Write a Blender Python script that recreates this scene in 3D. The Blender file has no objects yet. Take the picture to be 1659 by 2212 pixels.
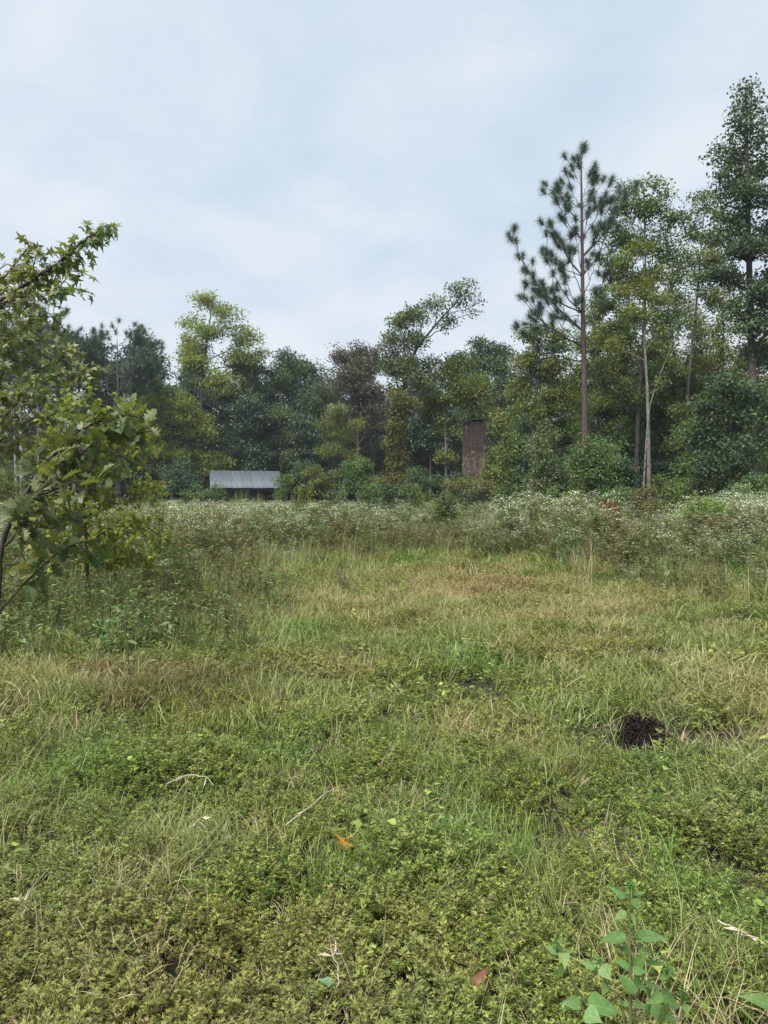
import bpy, math, random
import numpy as np

# ------------------------------------------------------------------ camera, sky, sun, exposure
scn = bpy.context.scene
F, CX, HY = 1533.0, 829.5, 1070.0          # focal length and horizon in reference units
EYE = 1.6
cam_d = bpy.data.cameras.new('camera')
cam = bpy.data.objects.new('camera', cam_d)
scn.collection.objects.link(cam)
cam_d.sensor_fit = 'VERTICAL'; cam_d.sensor_height = 36.0
cam_d.lens = 36.0 * F / 2212.0
cam_d.clip_start = 0.05; cam_d.clip_end = 3000
cam.location = (0, 0, EYE)
cam.rotation_euler = (math.radians(90 - 1.35), 0, 0)
scn.camera = cam

SUN_EL, SUN_AZ = math.radians(58), math.radians(215)     # azimuth from +Y clockwise: behind and left
world = bpy.data.worlds.new('World'); scn.world = world; world.use_nodes = True
nt = world.node_tree; nt.nodes.clear()
def N(t, typ, **kw):
    n = t.nodes.new(typ)
    for k, v in kw.items(): setattr(n, k, v)
    return n
out = N(nt, 'ShaderNodeOutputWorld'); bg = N(nt, 'ShaderNodeBackground'); bg.inputs[1].default_value = 0.05
sky = N(nt, 'ShaderNodeTexSky', sky_type='NISHITA', sun_disc=False, sun_elevation=SUN_EL, sun_rotation=SUN_AZ)
tc = N(nt, 'ShaderNodeTexCoord'); sep = N(nt, 'ShaderNodeSeparateXYZ')
nt.links.new(tc.outputs['Generated'], sep.inputs[0])
zc = N(nt, 'ShaderNodeMath', operation='MAXIMUM'); zc.inputs[1].default_value = 0.0
za = N(nt, 'ShaderNodeMath', operation='ADD'); za.inputs[1].default_value = 0.28
nt.links.new(sep.outputs[2], zc.inputs[0]); nt.links.new(zc.outputs[0], za.inputs[0])
dx = N(nt, 'ShaderNodeMath', operation='DIVIDE'); dy = N(nt, 'ShaderNodeMath', operation='DIVIDE')
nt.links.new(sep.outputs[0], dx.inputs[0]); nt.links.new(za.outputs[0], dx.inputs[1])
nt.links.new(sep.outputs[1], dy.inputs[0]); nt.links.new(za.outputs[0], dy.inputs[1])
cmb = N(nt, 'ShaderNodeCombineXYZ')
nt.links.new(dx.outputs[0], cmb.inputs[0]); nt.links.new(dy.outputs[0], cmb.inputs[1])
nz = N(nt, 'ShaderNodeTexNoise'); nz.inputs['Scale'].default_value = 2.6; nz.inputs['Detail'].default_value = 6
nz.inputs['Roughness'].default_value = 0.5; nz.inputs['Distortion'].default_value = 0.25
nt.links.new(cmb.outputs[0], nz.inputs['Vector'])
cr = N(nt, 'ShaderNodeValToRGB')
cr.color_ramp.elements[0].position = 0.36; cr.color_ramp.elements[0].color = (2.0, 2.42, 2.85, 1)
cr.color_ramp.elements[1].position = 0.66; cr.color_ramp.elements[1].color = (2.68, 2.92, 3.12, 1)
nt.links.new(nz.outputs['Fac'], cr.inputs[0])
hz = N(nt, 'ShaderNodeMapRange'); hz.inputs[1].default_value = 0.02; hz.inputs[2].default_value = 0.42
hz.inputs[3].default_value = 0.9; hz.inputs[4].default_value = 0.0; hz.interpolation_type = 'SMOOTHSTEP'
nt.links.new(sep.outputs[2], hz.inputs[0])
mh = N(nt, 'ShaderNodeMix', data_type='RGBA'); mh.inputs[7].default_value = (2.95, 2.98, 3.12, 1)
nt.links.new(hz.outputs[0], mh.inputs[0]); nt.links.new(cr.outputs[0], mh.inputs[6])
ms = N(nt, 'ShaderNodeMix', data_type='RGBA'); ms.inputs[0].default_value = 0.95
nt.links.new(sky.outputs[0], ms.inputs[6]); nt.links.new(mh.outputs[2], ms.inputs[7])
nt.links.new(ms.outputs[2], bg.inputs[0]); nt.links.new(bg.outputs[0], out.inputs[0])

sd = bpy.data.lights.new('sun', 'SUN'); sd.energy = 1.5; sd.angle = math.radians(30); sd.color = (1.0, 0.975, 0.93)
sun = bpy.data.objects.new('sun', sd); scn.collection.objects.link(sun)
sun.rotation_euler = (math.radians(90) - SUN_EL, 0, -SUN_AZ + math.pi)
scn.view_settings.view_transform = 'Standard'; scn.view_settings.look = 'None'
scn.view_settings.exposure = 2.55; scn.view_settings.gamma = 1.0; scn.view_settings.use_curve_mapping = False
scn.cycles.max_bounces = 6; scn.cycles.diffuse_bounces = 3; scn.cycles.transmission_bounces = 4
scn.cycles.glossy_bounces = 2; scn.cycles.caustics_reflective = False; scn.cycles.caustics_refractive = False

# ------------------------------------------------------------------ helpers
RS = np.random.RandomState
def P(X, Y, d):
    """a point at distance d metres seen at reference position X, Y"""
    return np.array(((X - CX) / F * d, d, EYE + (HY - Y) / F * d))

def link(o, parent=None):
    scn.collection.objects.link(o)
    if parent is not None: o.parent = parent
    return o
def tag(o, label=None, cat=None, group=None, kind=None):
    for k, v in (('label', label), ('category', cat), ('group', group), ('kind', kind)):
        if v: o[k] = v
    return o
def empty(name, loc, rz=0):
    o = bpy.data.objects.new(name, None); o.empty_display_size = 0.3
    o.location = loc; o.rotation_euler = (0, 0, rz); return link(o)

class Geo:
    def __init__(s): s.V = []; s.F = []; s.n = 0
    def add(s, V, Fc, tint=0.5, smooth=False, mat=0):
        V = np.asarray(V, float).reshape(-1, 3); Fc = np.asarray(Fc, int)
        if len(Fc) == 0: return
        t = np.broadcast_to(np.asarray(tint, float), (len(Fc),)).copy()
        s.V.append(V); s.F.append((Fc + s.n, t, smooth, mat)); s.n += len(V)
    def mesh(s, name, mats):
        me = bpy.data.meshes.new(name)
        V = np.concatenate(s.V) if s.V else np.zeros((0, 3))
        me.vertices.add(len(V)); me.vertices.foreach_set('co', V.ravel().astype(np.float32))
        li = np.concatenate([f[0].ravel() for f in s.F])
        tot = np.concatenate([np.full(len(f[0]), f[0].shape[1]) for f in s.F])
        st = np.concatenate([[0], np.cumsum(tot)[:-1]])
        me.loops.add(len(li)); me.loops.foreach_set('vertex_index', li.astype(np.int32))
        me.polygons.add(len(tot)); me.polygons.foreach_set('loop_start', st.astype(np.int32))
        me.polygons.foreach_set('material_index', np.concatenate([np.full(len(f[0]), f[3]) for f in s.F]).astype(np.int32))
        me.update(calc_edges=True)
        me.polygons.foreach_set('use_smooth', np.concatenate([np.full(len(f[0]), f[2]) for f in s.F]))
        a = me.attributes.new('tint', 'FLOAT', 'FACE')
        a.data.foreach_set('value', np.concatenate([f[1] for f in s.F]).astype(np.float32))
        for m in (mats if isinstance(mats, (list, tuple)) else [mats]): me.materials.append(m)
        return me
    def obj(s, name, mats, parent=None, loc=None, do_link=True):
        o = bpy.data.objects.new(name, s.mesh(name, mats))
        if loc is not None: o.location = loc
        return link(o, parent) if do_link else o

def unit(v): return v / np.maximum(np.linalg.norm(v, axis=-1, keepdims=True), 1e-9)

def tubes(g, pts, rad, sides=4, tint=0.5, mat=0):
    """pts (T,K,3), rad (T,K): T tapered tubes in one go"""
    pts = np.asarray(pts, float); rad = np.asarray(rad, float)
    if pts.ndim == 2: pts = pts[None]; rad = rad[None]
    T, K, _ = pts.shape
    if T == 0: return
    tan = unit(np.gradient(pts, axis=1))
    ref = np.where(np.abs(tan[..., 2:3]) > 0.9, np.array([1.0, 0, 0]), np.array([0, 0, 1.0]))
    ref = np.broadcast_to(ref[:, :1], tan.shape)
    a = unit(np.cross(tan, ref)); b = np.cross(tan, a)
    ang = np.linspace(0, 2 * np.pi, sides, endpoint=False)
    ring = pts[:, :, None] + rad[:, :, None, None] * (a[:, :, None] * np.cos(ang)[None, None, :, None] + b[:, :, None] * np.sin(ang)[None, None, :, None])
    idx = np.arange(T * K * sides).reshape(T, K, sides); nx = np.roll(idx, -1, axis=2)
    f = np.stack([idx[:, :-1], nx[:, :-1], nx[:, 1:], idx[:, 1:]], -1).reshape(-1, 4)
    t = np.repeat(np.broadcast_to(np.asarray(tint, float), (T,)), (K - 1) * sides)
    g.add(ring.reshape(-1, 3), f, t, True, mat)

def curve(pts, k, jit=0, rs=None):
    """smooth resample of a polyline"""
    pts = np.asarray(pts, float); n = len(pts)
    if n == 2: q = pts[0] + (pts[1] - pts[0]) * np.linspace(0, 1, k)[:, None]
    else:
        ext = np.vstack([2 * pts[0] - pts[1], pts, 2 * pts[-1] - pts[-2]])
        u = np.linspace(0, n - 1, k); i = np.minimum(u.astype(int), n - 2); t = (u - i)[:, None]
        p0, p1, p2, p3 = ext[i], ext[i + 1], ext[i + 2], ext[i + 3]
        q = 0.5 * (2 * p1 + (p2 - p0) * t + (2 * p0 - 5 * p1 + 4 * p2 - p3) * t ** 2 + (3 * p1 - p0 - 3 * p2 + p3) * t ** 3)
    if jit and rs is not None:
        j = rs.normal(0, jit, q.shape); j[0] = 0; q = q + j
    return q

def frames(axis, normal):
    y = unit(axis); z = normal - (normal * y).sum(-1, keepdims=True) * y; z = unit(z); x = np.cross(y, z)
    return x, y, z
def stamp(g, tpl, pos, axis, normal, size, tint, mat=0, widthk=1.0):
    """copies of a leaf template, joined"""
    Vt, Ft = tpl; n = len(pos)
    if n == 0: return
    x, y, z = frames(axis, normal)
    s = np.broadcast_to(np.asarray(size, float), (n,))[:, None, None]
    V = pos[:, None] + s * (Vt[None, :, 0:1] * x[:, None] * widthk + Vt[None, :, 1:2] * y[:, None] + Vt[None, :, 2:3] * z[:, None])
    Fc = (Ft[None] + (np.arange(n) * len(Vt))[:, None, None]).reshape(-1, Ft.shape[1])
    t = np.repeat(np.broadcast_to(np.asarray(tint, float), (n,)), len(Ft))
    g.add(V.reshape(-1, 3), Fc, t, False, mat)

# leaf templates: x across, y along, z up
DIAMOND = (np.array([(0, 0, 0), (-.32, .45, .1), (0, 1, -.06), (.32, .45, .1)], float), np.array([(0, 2, 1), (0, 3, 2)]))
NARROW = (np.array([(0, 0, 0), (-.12, .45, .04), (0, 1, -.1), (.12, .45, .04)], float), np.array([(0, 2, 1), (0, 3, 2)]))
def fan(center, outline):
    V = np.array([center] + outline, float); n = len(outline)
    return V, np.array([(0, 1 + i, 1 + (i + 1) % n) for i in range(n)])
STAR = fan((0, .3, .04), [(0, 0, 0), (.42, -.02, -.1), (.2, .27, 0), (.62, .42, -.12), (.17, .48, 0), (0, 1, -.12), (-.17, .48, 0), (-.62, .42, -.12), (-.2, .27, 0), (-.42, -.02, -.1)])
def bladed(rows, curl, fold):
    V = []; Fc = []
    for i, (y, w) in enumerate(rows):
        z = -curl * y * y
        V += [(-w, y - .12 * w, z + fold * w), (0, y, z), (w, y - .12 * w, z + fold * w)]
    for i in range(len(rows) - 1):
        a = 3 * i
        Fc += [(a, a + 1, a + 4, a + 3), (a + 1, a + 2, a + 5, a + 4)]
    return np.array(V, float), np.array(Fc)
OAK = bladed([(0, .02), (.14, .05), (.24, .2), (.33, .09), (.46, .34), (.55, .13), (.68, .4), (.77, .17), (.88, .22), (1, .01)], .18, .25)
OVATE = bladed([(0, .01), (.07, .03), (.12, .17), (.22, .3), (.36, .34), (.52, .29), (.68, .2), (.84, .09), (1, .005)], .28, .35)
OVATE2 = bladed([(0, .01), (.06, .03), (.12, .2), (.22, .34), (.36, .38), (.52, .31), (.68, .2), (.84, .08), (1, .005)], .05, .22)
HEART = bladed([(-.06, .12), (.02, .3), (.15, .42), (.35, .44), (.55, .34), (.78, .17), (1, .01)], .2, .2)

_H = RS(77).rand(256, 256)
def vnoise(x, y, s=1.0, seed=0):
    x = np.asarray(x, float) * s + seed * 17.3 + 1000; y = np.asarray(y, float) * s + seed * 31.7 + 1000
    i = np.floor(x).astype(int); j = np.floor(y).astype(int); u = x - i; v = y - j
    u = u * u * (3 - 2 * u); v = v * v * (3 - 2 * v)
    h = lambda a, b: _H[a % 256, b % 256]
    return (h(i, j) * (1 - u) + h(i + 1, j) * u) * (1 - v) + (h(i, j + 1) * (1 - u) + h(i + 1, j + 1) * u) * v
def fbm(x, y, s=1.0, seed=0):
    return (vnoise(x, y, s, seed) + .5 * vnoise(x, y, s * 2.1, seed + 1) + .25 * vnoise(x, y, s * 4.3, seed + 2)) / 1.75
def hgt(x, y):
    return (fbm(x, y, .35, 3) - .5) * .16 + (vnoise(x, y, 1.7, 9) - .5) * .13 + (vnoise(x, y, 4.0, 11) - .5) * .05

# ------------------------------------------------------------------ materials
def mat_new(name):
    m = bpy.data.materials.new(name); m.use_nodes = True; t = m.node_tree; t.nodes.clear()
    o = N(t, 'ShaderNodeOutputMaterial'); return m, t, o
def leaf_mat(name, stops, transl=.3, rough=.5, spec=.35, dry=None, veins=False, tk=(1.35, 1.3, .6)):
    m, t, o = mat_new(name); L = t.links.new
    at = N(t, 'ShaderNodeAttribute', attribute_name='tint'); cr = N(t, 'ShaderNodeValToRGB')
    els = cr.color_ramp.elements
    for i, c in enumerate(stops):
        p = i / (len(stops) - 1)
        e = els[0] if i == 0 else (els[len(els) - 1] if i == len(stops) - 1 else els.new(p))
        e.position = p; e.color = (*c, 1)
    L(at.outputs['Fac'], cr.inputs[0]); col = cr.outputs[0]
    if dry is not None:
        a2 = N(t, 'ShaderNodeAttribute', attribute_name='dry', attribute_type='INSTANCER')
        mx = N(t, 'ShaderNodeMix', data_type='RGBA'); mx.inputs[7].default_value = (*dry, 1)
        L(a2.outputs['Fac'], mx.inputs[0]); L(col, mx.inputs[6]); col = mx.outputs[2]
    # broad natural colour drift over the place
    ge = N(t, 'ShaderNodeNewGeometry'); no = N(t, 'ShaderNodeTexNoise'); no.inputs['Scale'].default_value = .9
    no.inputs['Detail'].default_value = 3; L(ge.outputs['Position'], no.inputs['Vector'])
    mr = N(t, 'ShaderNodeMapRange'); mr.inputs[1].default_value = .3; mr.inputs[2].default_value = .7
    mr.inputs[3].default_value = .47; mr.inputs[4].default_value = .53
    hs = N(t, 'ShaderNodeHueSaturation'); L(no.outputs['Fac'], mr.inputs[0]); L(mr.outputs[0], hs.inputs['Hue']); L(col, hs.inputs['Color'])
    col = hs.outputs[0]
    b = N(t, 'ShaderNodeBsdfPrincipled'); b.inputs['Roughness'].default_value = rough
    if veins:                                            # leaf objects: x across, y along the blade
        def mt(op, a, b_=None):
            n = N(t, 'ShaderNodeMath', operation=op)
            for i, v in enumerate((a, b_)):
                if v is None: continue
                if isinstance(v, (int, float)): n.inputs[i].default_value = v
                else: L(v, n.inputs[i])
            return n.outputs[0]
        tco = N(t, 'ShaderNodeTexCoord'); sp = N(t, 'ShaderNodeSeparateXYZ'); L(tco.outputs['Object'], sp.inputs[0])
        ax = mt('ABSOLUTE', sp.outputs[0]); ln = mt('ABSOLUTE', mt('SUBTRACT', mt('FRACT', mt('MULTIPLY', mt('SUBTRACT', sp.outputs[1], mt('MULTIPLY', ax, 1.0)), 8.0)), .5))
        side = mt('LESS_THAN', ln, .06); mid = mt('LESS_THAN', ax, .014); vv = mt('MAXIMUM', mt('MULTIPLY', side, .5), mid)
        n3 = N(t, 'ShaderNodeTexNoise'); n3.inputs['Scale'].default_value = 5; n3.inputs['Detail'].default_value = 6; L(tco.outputs['Object'], n3.inputs['Vector'])
        val = mt('ADD', mt('MULTIPLY', vv, .3), mt('MULTIPLY', n3.outputs['Fac'], .9)); val = mt('ADD', val, .5)
        h2 = N(t, 'ShaderNodeHueSaturation'); L(val, h2.inputs['Value']); L(col, h2.inputs['Color']); oi = N(t, 'ShaderNodeObjectInfo')
        hh = mt('ADD', mt('MULTIPLY', oi.outputs['Random'], -.035), .515); L(hh, h2.inputs['Hue']); col = h2.outputs[0]
        bp = N(t, 'ShaderNodeBump'); bp.inputs['Strength'].default_value = .5; bp.inputs['Distance'].default_value = .02; L(mt('SUBTRACT', mt('MULTIPLY', n3.outputs['Fac'], .3), vv), bp.inputs['Height']); L(bp.outputs[0], b.inputs['Normal'])
    b.inputs['Specular IOR Level'].default_value = spec; L(col, b.inputs['Base Color'])
    if transl > 0:
        tr = N(t, 'ShaderNodeBsdfTranslucent'); vm = N(t, 'ShaderNodeMix', data_type='RGBA', blend_type='MULTIPLY')
        vm.inputs[0].default_value = 1; vm.inputs[7].default_value = (*tk, 1); L(col, vm.inputs[6]); L(vm.outputs[2], tr.inputs[0])
        mi = N(t, 'ShaderNodeMixShader'); mi.inputs[0].default_value = transl
        L(b.outputs[0], mi.inputs[1]); L(tr.outputs[0], mi.inputs[2]); L(mi.outputs[0], o.inputs[0])
    else: L(b.outputs[0], o.inputs[0])
    return m
def noise_mat(name, c1, c2, scale=8, rough=.9, stretch=(1, 1, 1), bump=.4, detail=6, c3=None, spec=.2, coord='Object', metal=0):
    m, t, o = mat_new(name); L = t.links.new
    tcn = N(t, 'ShaderNodeTexCoord'); mp = N(t, 'ShaderNodeMapping'); mp.inputs['Scale'].default_value = stretch
    no = N(t, 'ShaderNodeTexNoise'); no.inputs['Scale'].default_value = scale; no.inputs['Detail'].default_value = detail
    cr = N(t, 'ShaderNodeValToRGB'); cr.color_ramp.elements[0].position = .32; cr.color_ramp.elements[1].position = .68
    cr.color_ramp.elements[0].color = (*c1, 1); cr.color_ramp.elements[1].color = (*c2, 1)
    if c3: e = cr.color_ramp.elements.new(.52); e.color = (*c3, 1)
    b = N(t, 'ShaderNodeBsdfPrincipled'); b.inputs['Roughness'].default_value = rough; b.inputs['Specular IOR Level'].default_value = spec
    b.inputs['Metallic'].default_value = metal
    L(tcn.outputs[coord], mp.inputs[0]); L(mp.outputs[0], no.inputs['Vector']); L(no.outputs['Fac'], cr.inputs[0]); L(cr.outputs[0], b.inputs['Base Color'])
    if bump:
        bp = N(t, 'ShaderNodeBump'); bp.inputs['Strength'].default_value = bump; bp.inputs['Distance'].default_value = .02
        L(no.outputs['Fac'], bp.inputs['Height']); L(bp.outputs[0], b.inputs['Normal'])
    L(b.outputs[0], o.inputs[0]); return m

G = 1.0
M = {}
M['sweetgum'] = leaf_mat('sweetgum_leaves', [(.038, .068, .022), (.095, .142, .042), (.19, .235, .075)], .3, .6, .2)
M['sweetgum_grey'] = leaf_mat('grey_green_leaves', [(.045, .068, .034), (.10, .132, .056), (.18, .215, .095)], .28, .6, .25)
M['yellowgreen'] = leaf_mat('yellow_green_leaves', [(.085, .125, .025), (.18, .23, .048), (.29, .33, .08)], .38, .6, .25)
M['olive'] = leaf_mat('olive_leaves', [(.055, .08, .022), (.12, .155, .04), (.22, .25, .075)], .32, .6, .2)
M['darkgreen'] = leaf_mat('dark_green_leaves', [(0.022, 0.044, 0.025), (0.040, 0.069, 0.035), (0.069, 0.106, 0.050)], .22, .45, .45)
M['bluegreen'] = leaf_mat('cool_green_leaves', [(.024, .048, .024), (.06, .096, .045), (.13, .175, .08)], .25, .6, .25)
M['brownish'] = leaf_mat('bronzed_leaves', [(0.050, 0.050, 0.035), (0.081, 0.081, 0.050), (0.125, 0.119, 0.069)], .22)
M['fresh'] = leaf_mat('fresh_green_leaves', [(.05, .09, .03), (.09, .15, .045), (.15, .22, .075)], .35)
M['lime'] = leaf_mat('lime_leaves', [(.09, .15, .03), (.17, .25, .06), (.27, .36, .12)], .4)
M['pine'] = leaf_mat('pine_needles', [(0.027, 0.057, 0.035), (0.047, 0.088, 0.049), (0.081, 0.128, 0.068)], .12, .4, .5)
M['farleaf'] = leaf_mat('far_leaves', [(.014, .028, .02), (.026, .046, .03), (.048, .075, .044)], .15, .6, .25)
M['redleaf'] = leaf_mat('red_leaves', [(.10, .025, .012), (.18, .05, .02), (.08, .09, .03)], .35)
M['tanleaf'] = leaf_mat('tan_leaves', [(.075, .075, .03), (.13, .13, .05), (.19, .17, .08)], .3)
M['oak'] = leaf_mat('oak_leaves', [(.06, .09, .036), (.09, .125, .045), (.15, .175, .045)], .4, .45, .45, veins=True)
M['nearstar'] = leaf_mat('star_leaves', [(.085, .115, .042), (.135, .165, .06), (.21, .235, .085)], .42, .45, .4, veins=True)
M['nearlime'] = leaf_mat('lime_star_leaves', [(.12, .155, .03), (.21, .245, .045), (.32, .33, .07)], .45, .5, .3, veins=True)
M['paleyellow'] = leaf_mat('light_green_leaves', [(.065, .095, .024), (.13, .17, .042), (.22, .25, .075)], .35, .6, .2)
M['vine'] = leaf_mat('yellowing_vine_leaves', [(.06, .07, .025), (.115, .12, .04), (.18, .165, .065)], .3, .6, .2)
M['greybark'] = noise_mat('lichen_bark', (.07, .065, .055), (.21, .195, .17), 5, stretch=(3, 3, 1.2))
M['bark'] = noise_mat('grey_bark', (.03, .026, .022), (.10, .09, .08), 6, stretch=(6, 6, 1))
M['palebark'] = noise_mat('pale_bark', (.11, .10, .085), (.30, .28, .25), 5, stretch=(3, 3, 1.2))
M['pinebark'] = noise_mat('pine_bark', (.035, .026, .023), (.10, .075, .068), 7, stretch=(4, 4, 1))
M['twig'] = noise_mat('dark_twig', (.035, .028, .022), (.07, .058, .045), 10, bump=0)

# ------------------------------------------------------------------ ground
def build_ground():
    ys = np.concatenate([np.linspace(-6, 1, 8), np.linspace(1.3, 12, 110), np.linspace(12.4, 60, 90), np.array([70, 90, 130, 200, 400])])
    xs = np.concatenate([[-420, -200, -90], np.linspace(-50, -9, 30), np.linspace(-8.7, 8.7, 120), np.linspace(9, 50, 30), [90, 200, 420]])
    X, Y = np.meshgrid(xs, ys); Z = hgt(X, Y)
    V = np.stack([X, Y, Z], -1).reshape(-1, 3); nx_, ny_ = len(xs), len(ys)
    i = np.arange(nx_ * ny_).reshape(ny_, nx_)
    f = np.stack([i[:-1, :-1], i[:-1, 1:], i[1:, 1:], i[1:, :-1]], -1).reshape(-1, 4)
    g = Geo(); g.add(V, f, .5, True)
    m = noise_mat('soil_and_thatch', (.012, .011, .007), (.045, .038, .022), 14, c3=(.022, .022, .011), bump=.8, detail=8)
    tag(g.obj('ground', m), kind='structure')
build_ground()

# ------------------------------------------------------------------ trees
def polyline_at(pl, z):
    """point on a trunk polyline nearest to the height z"""
    i = int(np.argmin(np.abs(pl[:, 2] - z))); return pl[i], i

def grow(seed, trunk, r0, lobes, leaf, cover=2.2, clump=None, tpl=DIAMOND, twig_sides=3, up=.7, twig_r=.012, top_r=.15, multi=None, shell=.45, droop=0.2):
    """trunk: (n,3) local; lobes: (x,y,z,rx,ry,rz[,cover]) local -> wood Geo, leaf Geo"""
    rs = RS(seed); wood = Geo(); lv = Geo()
    tk = curve(trunk, max(10, 4 * len(trunk)), 0.0, rs)
    rad = r0 * (1 - (1 - top_r) * np.linspace(0, 1, len(tk)) ** .9); rad[0] *= 1.35; rad[1] *= 1.1
    tubes(wood, tk, rad, 8)
    if multi:
        for mt in multi:
            q = curve(mt[0], 12); tubes(wood, q, np.linspace(mt[1], mt[1] * .3, 12), 6)
    cl = clump or leaf * 3.6
    la = (.32 if tpl is DIAMOND else .12 if tpl is NARROW else .36) * leaf * leaf
    for lb in lobes:
        c = np.array(lb[:3]); R = np.array(lb[3:6]); cov = cover * (lb[6] if len(lb) > 6 else 1)
        nleaf = int(1.6 * cov * np.pi * R[0] * R[2] / la)
        per = 26; nc = max(4, nleaf // per)
        ns = max(6, min(36, int(nc / 5))); sd_ = unit(rs.normal(0, 1, (ns, 3)) + np.array([0, 0, .15])); sc_ = c + sd_ * R * rs.uniform(.25, .76, (ns, 1))
        pick = rs.randint(0, ns, nc); d = sd_[pick]; sR = R.mean() * rs.uniform(.22, .46, ns)
        cc = sc_[pick] + unit(rs.normal(0, 1, (nc, 3))) * rs.rand(nc, 1) ** .45 * sR[pick][:, None] * np.array([1.15, 1.15, .62])
        cc[:, 2] = np.maximum(cc[:, 2], .12)
        # limb from the trunk to the lobe
        zat = c[2] - R[2] * .9 - .25 * np.hypot(c[0] - tk[-1][0], c[1] - tk[-1][1])
        a, ia = polyline_at(tk, max(zat, min(.3, tk[-1, 2] * .2)))
        tipp = c + np.array([0, 0, R[2] * .75])
        mid = (a + c) / 2 + np.array([0, 0, -.12 * np.linalg.norm(c - a)]) * .5
        lim = curve([a, mid, c, tipp], 12, .03, rs)
        lr = max(rad[ia] * .55, .02)
        tubes(wood, lim, np.linspace(lr, .012, 12), 5)
        ti = rs.randint(3, 11, nc); dist = np.linalg.norm(lim[None] - (cc - np.array([0, 0, .3 * R[2]]))[:, None], axis=2)
        ti = np.clip(np.argmin(dist, 1) + rs.randint(-1, 2, nc), 2, 11); st = lim[ti]
        u = np.linspace(0, 1, 4)[None, :, None]
        tw = st[:, None] + (cc - st)[:, None] * u + rs.normal(0, .04, (nc, 4, 3)) * (u * (1 - u) * 4)
        tw[..., 2] += (-.1 * np.linalg.norm(cc - st, axis=1)[:, None] * (u[..., 0] * (1 - u[..., 0]) * 4))
        ln = np.linalg.norm(cc - st, axis=1)[:, None]
        tubes(wood, tw, (twig_r * (1 + ln * .5)) * np.linspace(1, .35, 4)[None], twig_sides)
        ct = .6 * rs.rand(ns)[pick] + .4 * rs.rand(nc)
        pos = np.repeat(cc, per, 0) + unit(rs.normal(0, 1, (nc * per, 3))) * rs.rand(nc * per, 1) ** .45 * np.array([1, 1, .6]) * cl * 1.15
        axis = unit(rs.normal(0, 1, (nc * per, 3)) + np.array([0, 0, -droop]) + .5 * np.repeat(d, per, 0))
        nor = rs.normal(0, .55, (nc * per, 3)) + np.array([0, 0, up]) + .25 * np.repeat(d, per, 0)
        sz = leaf * rs.uniform(.45, 1.3, nc * per)
        tint = np.clip(.7 * np.repeat(ct, per) + .3 * rs.rand(nc * per), 0, 1)
        stamp(lv, tpl, pos, axis, nor, sz, tint)
    return wood, lv

def tree(name, label, D, base, top, r0, lobes, mat, leaf=.12, cover=2.2, bark='bark', cat='tree', seed=None, pts=None, group=None, yd=.8, crown_name='crown', **kw):
    """base=(X of the foot), top=(X,Y) of the stem's end, lobes=[(X,Y,RX,RY[,cover,dy])]; built round its foot on the ground"""
    seed = seed if seed is not None else int(abs(base * 7 + top[1] * 3)) % 99991
    rs = RS(seed); k = D / F
    x0 = (base - CX) * k; z0 = float(hgt(x0, D)) - .05; O = np.array([x0, D, z0])
    raw = [O] + [P(X, Y, D) for X, Y in (pts or [])] + [P(top[0], top[1], D)]
    tr = np.array(raw) - O
    tr[1:-1, 1] += rs.normal(0, .12, len(tr) - 2)
    lo = []
    for lb in lobes:
        c = P(lb[0], lb[1], D) - O; rx, rz = lb[2] * k, lb[3] * k; ry = .5 * (rx + rz) * yd
        dyy = lb[5] if len(lb) > 5 else rs.uniform(-.5, .5) * ry
        lo.append((c[0], dyy, c[2], rx, ry, rz, lb[4] if len(lb) > 4 else 1))
    w, l = grow(seed, tr, r0, lo, leaf, cover, **kw)
    root = tag(empty(name, O), label, cat, group)
    w.obj('trunk', M[bark], root); l.obj(crown_name, M[mat], root)
    return root

# ---- the dark wood at the back: shared prototypes
def proto_tree(seed, H, W, low, leaf, cover):
    rs = RS(seed); lobes = []
    n = 9
    for i in range(n):
        f = (i + .5) / n; z = H * (low + (1 - low) * f); wr = W * .5 * math.sin(math.pi * min(.97, .22 + .75 * f)) ** .7
        a = rs.rand() * 6.28; off = wr * .55
        lobes.append((math.cos(a) * off, math.sin(a) * off, z - .08 * H, wr * .62, wr * .62, H * .1))
    lobes.append((0, 0, H * .93, W * .17, W * .17, H * .07))
    tr = [(0, 0, 0), (rs.normal(0, .15), 0, H * .35), (rs.normal(0, .3), 0, H * .7), (0, 0, H * .94)]
    return grow(seed, np.array(tr), .02 * H * .9, lobes, leaf, cover, twig_r=.02)
protos = []
for i, (H, W, low) in enumerate([(14, 7.5, .22), (14, 6.5, .3), (14, 8.5, .18), (14, 6, .12), (14, 7, .35)]):
    w, l = proto_tree(100 + i, H, W, low, .22, 1.9)
    protos.append((w.mesh('wood', [M['bark']]), l.mesh('leaves', [M['farleaf']]), H))
CONT = np.array([(-500, 720), (-100, 690), (50, 690), (150, 700), (200, 715), (300, 712), (380, 715), (450, 730), (560, 762), (640, 768), (690, 782), (745, 745), (820, 748), (900, 765), (1010, 745), (1080, 750), (1150, 765), (1300, 800), (1450, 815), (1560, 800), (1700, 760), (2200, 760)])
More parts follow.
